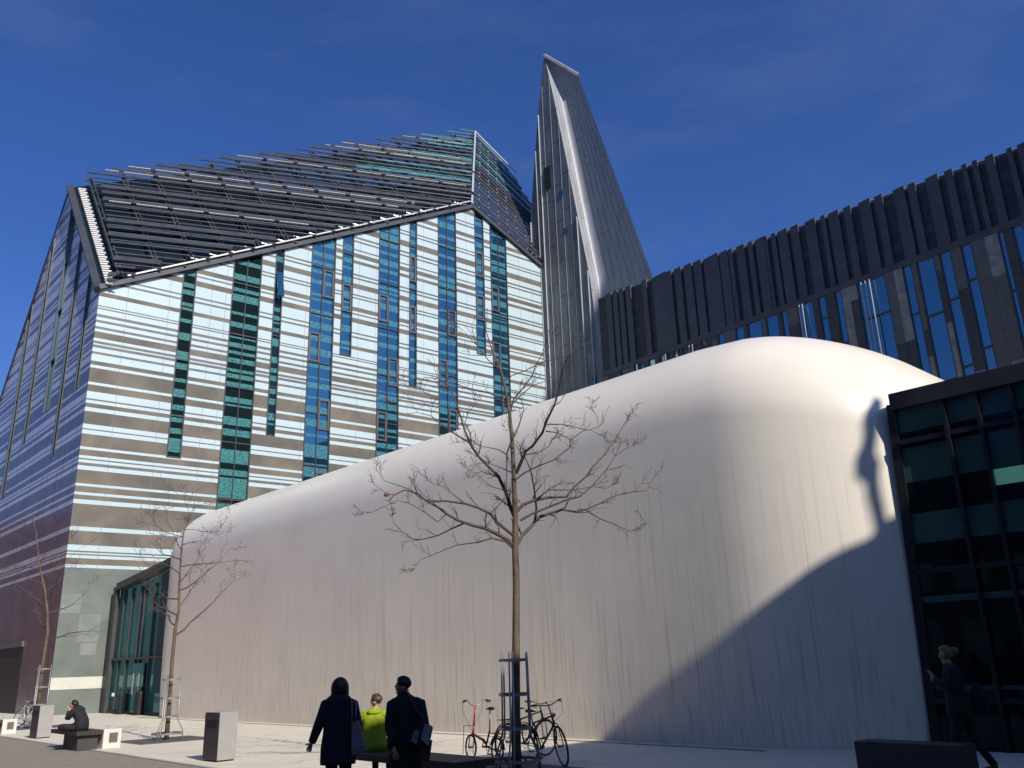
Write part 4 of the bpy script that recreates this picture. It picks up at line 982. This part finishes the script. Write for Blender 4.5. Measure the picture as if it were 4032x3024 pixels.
# ------------------------------------------------------------------ people
def lerp(a,b,t): return a+(b-a)*t
def human(e,J,skin,fat=1.0,face=0.0,hands=('relaxed','relaxed')):
    """one continuous skin-modifier body in the local space of e; face = heading of the head (rad, about z; 0 looks along +y)"""
    vs=[];es=[];rs=[]
    def add(p,r,par=None):
        vs.append(V(p)); rs.append(r if hasattr(r,'__len__') else (r,r)); i=len(vs)-1
        if par is not None: es.append((par,i))
        return i
    f=fat; pel=add(J['pelvis'],(.13*f,.10*f)); bel=add(J['belly'],(.12*f,.10*f),pel); ch=add(J['chest'],(.14*f,.11*f),bel); nb=add(J['neck'],.052,ch)
    hd=V(J['head']); Rf=Matrix.Rotation(face,3,'Z'); tilt=J.get('nod',0); Rf=Rf@Matrix.Rotation(-tilt,3,'X')
    c=add(hd+Rf@V((0,-.005,-.085)),.055,nb); m1=add(hd+Rf@V((0,.005,-.02)),(.072,.082),c); m2=add(hd+Rf@V((0,-.005,.045)),(.074,.09),m1); add(hd+Rf@V((0,-.01,.085)),.05,m2)
    add(hd+Rf@V((0,.098,-.028)),.010,m1); add(hd+Rf@V((0,.07,-.088)),.022,c)
    for s in (-1,1): add(hd+Rf@V((s*.082,-.01,-.015)),.012,m1)
    for s,k_ in ((-1,'L'),(1,'R')):
        sh=add(J['sh'+k_],.058*f,ch); el=add(J['el'+k_],.042*f,sh); wr=add(J['wr'+k_],.028,el)
        W_=V(J['wr'+k_]); E_=V(J['el'+k_]); d=V(J.get('hd'+k_,(W_-E_))).normalized(); side=d.cross(V((0,1,0)) if abs(d.y)<.8 else V((1,0,0))).normalized(); pn=side.cross(d).normalized()
        cu=.012; curl=J.get('curl'+k_,.35)
        pm=add(W_+d*.055,(.033,.020),wr)
        for j,(o_,ln) in enumerate(((-.027,.070),(-.009,.080),(.010,.075),(.027,.060))):
            b_=W_+d*.085+side*o_; q=add(b_,.0098,pm); d2=(d+pn*curl).normalized(); q2=add(b_+d2*ln*.5,.009,q); d3=(d+pn*curl*2.4).normalized(); add(b_+d2*ln*.5+d3*ln*.5,.008,q2)
        tb_=W_+d*.035+side*-.032; q=add(tb_,.012,pm); add(tb_+(d*.6-side*.6+pn*.25).normalized()*.05,.010,q)
        hp=add(J['hp'+k_],.085*f,pel); kn_=add(J['kn'+k_],.058*f,hp); an=add(J['an'+k_],.040,kn_); fo=J['fo'+k_]; add(V(J['an'+k_])+V((0,0,-.05)),.04,an); add(fo,.034,len(vs)-1)
    me=bpy.data.meshes.new('body'); me.from_pydata([tuple(v) for v in vs],es,[]); o=bpy.data.objects.new('body',me); col.objects.link(o)
    md=o.modifiers.new('skin','SKIN'); sv=me.skin_vertices[0].data
    for i,r in enumerate(rs): sv[i].radius=r
    sv[0].use_root=True
    md.use_smooth_shade=True; sb_=o.modifiers.new('sub','SUBSURF'); sb_.levels=1; sb_.render_levels=1
    dg=bpy.context.evaluated_depsgraph_get(); dg.update(); me2=bpy.data.meshes.new_from_object(o.evaluated_get(dg)); me2.name='body'
    o.modifiers.clear(); o.data=me2; me2.materials.clear(); me2.materials.append(skin); bpy.data.meshes.remove(me)
    o.parent=e
    for s in (-1,1):
        ey=MB(); ey.sphere(hd+Rf@V((s*.03,.083,.008)),.0115,nu=8,nv=6); ey.build('eye',mat('eye_dark',(.02,.015,.012),.2),e,world=False,smooth=True)
    return Rf,hd
SK=mat('skin',(.46,.25,.17),.55,(.42,.22,.15),12); SKP=mat('skin_pale',(.52,.30,.22),.55,(.48,.26,.19),12)
def cloth(name,c,c2=None): return mat(name,c,.85,c2 or tuple(x*.7 for x in c),9,bump=.35,bscale=22)
def hair(e,Rf,hd,m_,kind='short'):
    mb=MB()
    def fn(p):
        if kind=='short':
            if p.y>.035 and p.z<.055: p=V((p.x*.96,.035+(p.y-.035)*.2,p.z))
            if p.z<-.02: p=V((p.x*.86,p.y*.9,-.02+(p.z+.02)*.55))
        else:
            if p.y>.03 and p.z<.05: p=V((p.x,.03+(p.y-.03)*.15,p.z))
        return p
    if kind=='short': mb.sphere(hd+Rf@V((0,-.012,.03)),(.094,.112,.105),R=Rf,fn=fn,nu=18,nv=12)
    elif kind=='bob': mb.sphere(hd+Rf@V((0,-.015,.0)),(.118,.125,.145),R=Rf,fn=fn,nu=18,nv=12); mb.loft([(hd+V((0,0,-.15)),.09,.09),(hd+V((0,0,-.10)),.115,.11),(hd+V((0,0,-.02)),.118,.115),(hd+V((0,0,.02)),.10,.10)],16)
    elif kind=='bun':
        mb.sphere(hd+Rf@V((0,-.012,.03)),(.098,.115,.108),R=Rf,fn=fn,nu=18,nv=12); mb.sphere(hd+Rf@V((0,-.13,.05)),(.06,.07,.06),R=Rf,nu=12,nv=8)
    rr=random.Random(3)
    for i in range(26):
        a=rr.uniform(0,6.28); q=V((math.cos(a)*.07,math.sin(a)*.08-.02,.07+rr.uniform(-.03,.03))); mb.tube([hd+Rf@q,hd+Rf@(q*1.12)],[.010,.003],4)
    mb.build('hair',m_,e,world=False,smooth=True)
def sleeve(mb,a,b,c,r0=.072,r1=.056,r2=.044): 
    a,b,c=V(a),V(b),V(c); mb.tube([a.lerp(b,-.12),a,a.lerp(b,.5),b.lerp(a,.08),b.lerp(c,.1),b.lerp(c,.55),b.lerp(c,.97)],[r0*.75,r0,r0*.9,r1*1.02,r1,lerp(r1,r2,.5),r2],12)
def place(e): pass
def person(loc,rz,label,J,skin,coat,trous,shoe,hairm,hk,face,rings,fat=1.0,hood=None,sl=(.075,.06,.048),legr=(.095,.072,.058)):
    e=empty('person',loc,label,'person',None,rz); Rf,hd=human(e,J,skin,fat,face); hair(e,Rf,hd,hairm,hk)
    mb=MB(); mb.loft([(V(c),rx,ry) for c,rx,ry in rings],22)
    for k_ in 'LR':
        sleeve(mb,J['sh'+k_],J['el'+k_],J['wr'+k_],*sl); q=V(J['sh'+k_]); mb.sphere(q.lerp(V((0,q.y,q.z)),.25)+V((0,0,-.005)),(.095,.088,.080),nu=12,nv=8)
    if hood: 
        for c,r_ in hood: mb.sphere(c,r_,nu=14,nv=9)
    mb.build('coat',coat,e,world=False,smooth=True)
    mb=MB()
    for k_ in 'LR':
        h,kk,an=V(J['hp'+k_]),V(J['kn'+k_]),V(J['an'+k_]); mb.tube([h,h.lerp(kk,.5),kk.lerp(h,.06),kk.lerp(an,.08),kk.lerp(an,.6),an+V((0,0,.02))],[legr[0],legr[0]*.93,legr[1]*1.03,legr[1],legr[2],legr[2]*.95],12)
    p=V(J['pelvis']); mb.sphere(p,(.165*fat,.13*fat,.13),nu=14,nv=9); mb.build('trousers',trous,e,world=False,smooth=True)
    for k_ in 'LR':
        mb=MB(); an=V(J['an'+k_]); fo=V(J['fo'+k_]); mb.tube([an+V((0,0,.05)),an+V((0,0,-.03)),an.lerp(fo,.45)+V((0,0,-.012)),fo,fo+(fo-an).normalized()*.03],[.05,.052,.045,.042,.02],10); mb.build('shoe',shoe,e,world=False,smooth=True)
    return e
def standJ(h,**kw):
    k_=h/1.70
    J=dict(pelvis=(0,0,.92),belly=(0,0,1.06),chest=(0,0,1.25),neck=(0,0,1.43),head=(0,.01,1.57),shL=(-.17,0,1.37),shR=(.17,0,1.37),elL=(-.22,-.02,1.10),elR=(.22,-.02,1.10),wrL=(-.22,.04,.86),wrR=(.22,.04,.86),hpL=(-.09,0,.88),hpR=(.09,0,.88),knL=(-.10,.02,.48),knR=(.10,.02,.48),anL=(-.10,0,.09),anR=(.10,0,.09),foL=(-.11,.15,.035),foR=(.11,.15,.035))
    J.update(kw); return {a:(tuple(c*k_ for c in b) if isinstance(b,tuple) and not a.startswith('hd') else b) for a,b in J.items()}
navy=cloth('navy_parka',(.014,.018,.032)); blackc=cloth('black_wool',(.010,.011,.014)); lime=cloth('lime_jacket',(.36,.46,.012),(.25,.33,.01)); darkj=cloth('black_jacket',(.012,.013,.02))
jean=cloth('dark_trousers',(.012,.012,.014)); plaid=cloth('dark_red_plaid',(.035,.010,.012)); shoe=mat('shoe_black',(.01,.01,.01),.5); hblack=mat('black_hair',(.008,.007,.006),.5); hbrown=mat('brown_hair',(.055,.032,.018),.5,(.09,.06,.035),30); hfair=mat('fair_hair',(.16,.10,.05),.5)
# walking woman seen from behind
pW=dep(1345,2800,12); W=V((pW.x-.03,12,0))
J=standJ(1.64,shL=(-.17,0,1.38),elL=(-.26,-.05,1.12),wrL=(-.355,.03,.90),elR=(.25,-.06,1.12),wrR=(.20,.08,.94),knL=(-.10,.16,.50),anL=(-.10,.28,.14),foL=(-.10,.42,.10),anR=(.10,-.10,.10),foR=(.11,.05,.035))
person(W,math.radians(4),'person in a dark hooded parka walking away, pale tote bag on the shoulder',J,SK,navy,plaid,shoe,hblack,'bob',math.radians(5),
 [((0,0,.60),.225,.17),((0,0,.64),.228,.175),((0,0,.80),.225,.165),((0,0,1.0),.20,.15),((0,0,1.15),.20,.145),((0,0,1.28),.205,.145),((0,0,1.36),.185,.12),((0,0,1.42),.12,.10),((0,0,1.46),.08,.08)],
 hood=[(V((0,-.06,1.37)),(.165,.10,.085)),(V((0,-.03,1.41)),(.13,.10,.06))],sl=(.08,.066,.05))
tb_=empty('tote_bag',W+V((.25,-.10,.75)),'pale grey cloth tote hanging from the parka wearer\'s shoulder','bag')
mb=MB(); b0=W+V((.20,-.17,0)); mb.hexa([b0+V((.0,0,.70)),b0+V((.20,.0,.75)),b0+V((.20,.07,.75)),b0+V((.0,.08,.70))],[b0+V((-.01,.0,1.10)),b0+V((.085,.0,1.13)),b0+V((.085,.035,1.13)),b0+V((-.01,.035,1.10))]); mb.build('bag_body',cloth('grey_canvas',(.24,.22,.23)),tb_,bevel=.02)
for dx in (0,.05):
    mb=MB(); mb.tube([b0+V((dx,.0,1.10)),b0+V((dx+.0,-.01,1.28)),b0+V((dx-.03,.10,1.36)),b0+V((dx,.22,1.22))],.010,6); mb.build('strap',cloth('grey_canvas',(.24,.22,.23)),tb_,smooth=True)
# standing man with shoulder bag, looking left
pB=dep(1605,2800,11.5); W=V((pB.x-.02,11.5,0))
J=standJ(1.64,head=(-.055,.02,1.575),neck=(-.03,.0,1.43),elL=(-.20,-.06,1.12),wrL=(-.12,-.17,.86),hdL=(.25,-.15,-1),elR=(.24,-.04,1.12),wrR=(.22,.12,.98))
person(W,math.radians(-3),'standing person in a long black coat, short hair, seen from behind with a shoulder bag',J,SK,blackc,jean,shoe,hblack,'short',math.radians(72),
 [((.0,0,.42),.21,.17),((0,0,.6),.21,.17),((0,0,.85),.205,.16),((0,0,1.05),.195,.145),((0,0,1.22),.205,.14),((0,0,1.33),.20,.13),((-.01,0,1.38),.15,.11),((-.02,0,1.43),.075,.075),((-.03,0,1.46),.062,.062)],sl=(.082,.066,.05))
sbg=empty('shoulder_bag',W+V((.2,-.2,.95)),'dark blue, white and red shoulder bag on the black-coated person','bag')
mb=MB(); c0=W+V((.10,-.25,.90))
def rq(x,z,y=0): return c0+V((x*math.cos(-.3)-z*math.sin(-.3),y,x*math.sin(-.3)+z*math.cos(-.3)))
for y in (0,):
    mb.hexa([rq(0,0),rq(.22,-.05),rq(.22,-.05,.12),rq(0,0,.12)],[rq(.02,.25),rq(.20,.22),rq(.20,.22,.10),rq(.02,.25,.10)])
mb.build('bag_body',cloth('bag_navy',(.02,.022,.045)),sbg,bevel=.02)
mb=MB(); mb.hexa([rq(.10,.06,-.012),rq(.215,.0,-.012),rq(.215,.0,0),rq(.10,.06,0)],[rq(.10,.24,-.012),rq(.20,.22,-.012),rq(.20,.22,0),rq(.10,.24,0)]); mb.build('white_flap',cloth('bag_white',(.30,.31,.36)),sbg)
mb=MB(); mb.hexa([rq(-.01,.0,-.012),rq(.075,-.02,-.012),rq(.075,-.02,0),rq(-.01,.0,0)],[rq(.0,.13,-.012),rq(.06,.14,-.012),rq(.06,.14,0),rq(.0,.13,0)]); mb.build('grey_pocket',cloth('bag_grey',(.20,.21,.25)),sbg)
mb=MB(); mb.hexa([rq(.16,-.20,.0),rq(.27,-.16,.0),rq(.27,-.16,.08),rq(.16,-.20,.08)],[rq(.12,.0,.0),rq(.235,.08,.0),rq(.235,.08,.08),rq(.12,.0,.08)]); mb.build('red_side',cloth('bag_red',(.10,.012,.015)),sbg,bevel=.015)
mb=MB(); mb.tube([rq(.12,.24),W+V((.13,-.165,1.28)),W+V((.07,-.13,1.38)),W+V((.0,-.02,1.45))],.02,6,ell=.4); mb.build('strap',MT['bag_navy'],sbg,smooth=True)
# yellow-green jacket on the bench, back to the camera
def sitJ(h=1.70,**kw):
    J=dict(pelvis=(0,0,.10),belly=(0,-.01,.26),chest=(0,0,.45),neck=(0,.03,.62),head=(0,.06,.755),shL=(-.18,0,.56),shR=(.18,0,.56),elL=(-.22,.10,.30),elR=(.22,.10,.30),wrL=(-.10,.30,.24),wrR=(.10,.30,.24),hpL=(-.09,.02,.08),hpR=(.09,.02,.08),knL=(-.12,.44,.10),knR=(.12,.44,.10),anL=(-.12,.46,-.32),anR=(.12,.46,-.32),foL=(-.12,.60,-.40),foR=(.12,.60,-.40)); J.update(kw); return J
pY=dep(1476,2850,15.35); W=V((pY.x,15.35,.46))
J=sitJ(head=(-.0,.04,.76))
person(W,math.radians(-8),'person in a bright yellow-green jacket sitting on the long bench, head turned left',J,SKP,lime,jean,shoe,hbrown,'short',math.radians(60),
 [((0,0,.0),.205,.145),((0,0,.10),.205,.145),((0,0,.28),.195,.14),((0,0,.42),.205,.14),((0,0,.54),.21,.125),((0,.01,.60),.15,.10),((0,.02,.645),.085,.08)],
 hood=[(V((0,-.065,.60)),(.13,.07,.055)),(V((0,-.02,.635)),(.10,.07,.04))],sl=(.08,.066,.05))
bgp=empty('rucksack',V((pY.x+.40,15.0,.46)),'dark rucksack on the bench between the yellow-green jacket and the black coat','bag')
mb=MB(); c0=V((pY.x+.44,14.95,.46)); mb.loft([(c0+V((0,0,.0)),.13,.10),(c0+V((0,0,.06)),.15,.12),(c0+V((0,0,.25)),.14,.11),(c0+V((0,0,.36)),.09,.08)],14); mb.build('bag_body',cloth('rucksack_dark',(.014,.014,.018)),bgp,smooth=True)
mb=MB(); mb.tube([c0+V((-.05,0,.34)),c0+V((0,0,.41)),c0+V((.05,0,.34))],.012,6); mb.build('loop',cloth('loop_blue',(.03,.05,.16)),bgp)
# person hunched on the left bench, facing left
W=V((-11.35,23.95,.46)); W=V((dep(318,2850,23.85).x,23.85,.46))
J=sitJ(belly=(0,-.03,.25),chest=(0,.05,.42),neck=(0,.17,.54),head=(0,.27,.63),nod=-.35,shL=(-.16,.10,.51),shR=(.16,.10,.51),elL=(-.19,.27,.30),elR=(.19,.27,.30),wrL=(-.06,.33,.48),wrR=(.06,.33,.48),hdL=(.1,.1,1),hdR=(-.1,.1,1),knL=(-.30,.38,.12),knR=(.30,.38,.12),anL=(.06,.34,.06),anR=(-.06,.30,.06),foL=(.16,.36,.04),foR=(-.16,.30,.04),curlL=.7,curlR=.7)
person(W,math.radians(82),'person in black sitting cross-legged and hunched on the left bench, hands to the face',J,SKP,darkj,jean,shoe,hblack,'short',0,
 [((0,-.02,.0),.20,.16),((0,-.03,.12),.20,.165),((0,-.02,.26),.195,.16),((0,.04,.38),.195,.15),((0,.09,.48),.18,.125),((0,.12,.54),.12,.10),((0,.17,.585),.085,.085),((0,.20,.62),.068,.07)],hood=[(V((0,.075,.505)),(.185,.115,.085)),(V((0,.12,.56)),(.12,.10,.07))],sl=(.08,.064,.048))
# woman in the dark at the right
W=V((6.47,13.75,0))
J=standJ(1.82,head=(0,.05,1.565),neck=(0,.02,1.43),elL=(-.21,.08,1.13),wrL=(-.08,.25,1.24),elR=(.21,.06,1.13),wrR=(.06,.26,1.22),hdL=(.2,.2,1),hdR=(-.2,.2,1),knL=(-.09,.10,.48),anL=(-.09,.14,.09),foL=(-.09,.29,.035),knR=(.09,-.12,.48),anR=(.09,-.32,.11),foR=(.09,-.18,.04))
person(W,math.radians(70),'fair-haired person in a black coat walking past the dark glazing at the right',J,SK,blackc,jean,shoe,hfair,'bun',0,
 [((0,0,.80),.20,.17),((0,0,.95),.20,.165),((0,0,1.12),.185,.15),((0,.01,1.3),.20,.15),((0,.01,1.42),.185,.13),((0,.01,1.48),.13,.11),((0,.02,1.55),.075,.08)],sl=(.08,.066,.05))
mb=MB(); bb_=W+V((.30,-.05,.85)); mb.loft([(bb_,.09,.13),(bb_+Z*.06,.12,.16),(bb_+Z*.28,.11,.15),(bb_+Z*.40,.07,.10)],14); tag(mb.build('handbag',cloth('bag_black',(.008,.008,.01)),smooth=True),'black shoulder bag carried by the fair-haired person at the right','bag')
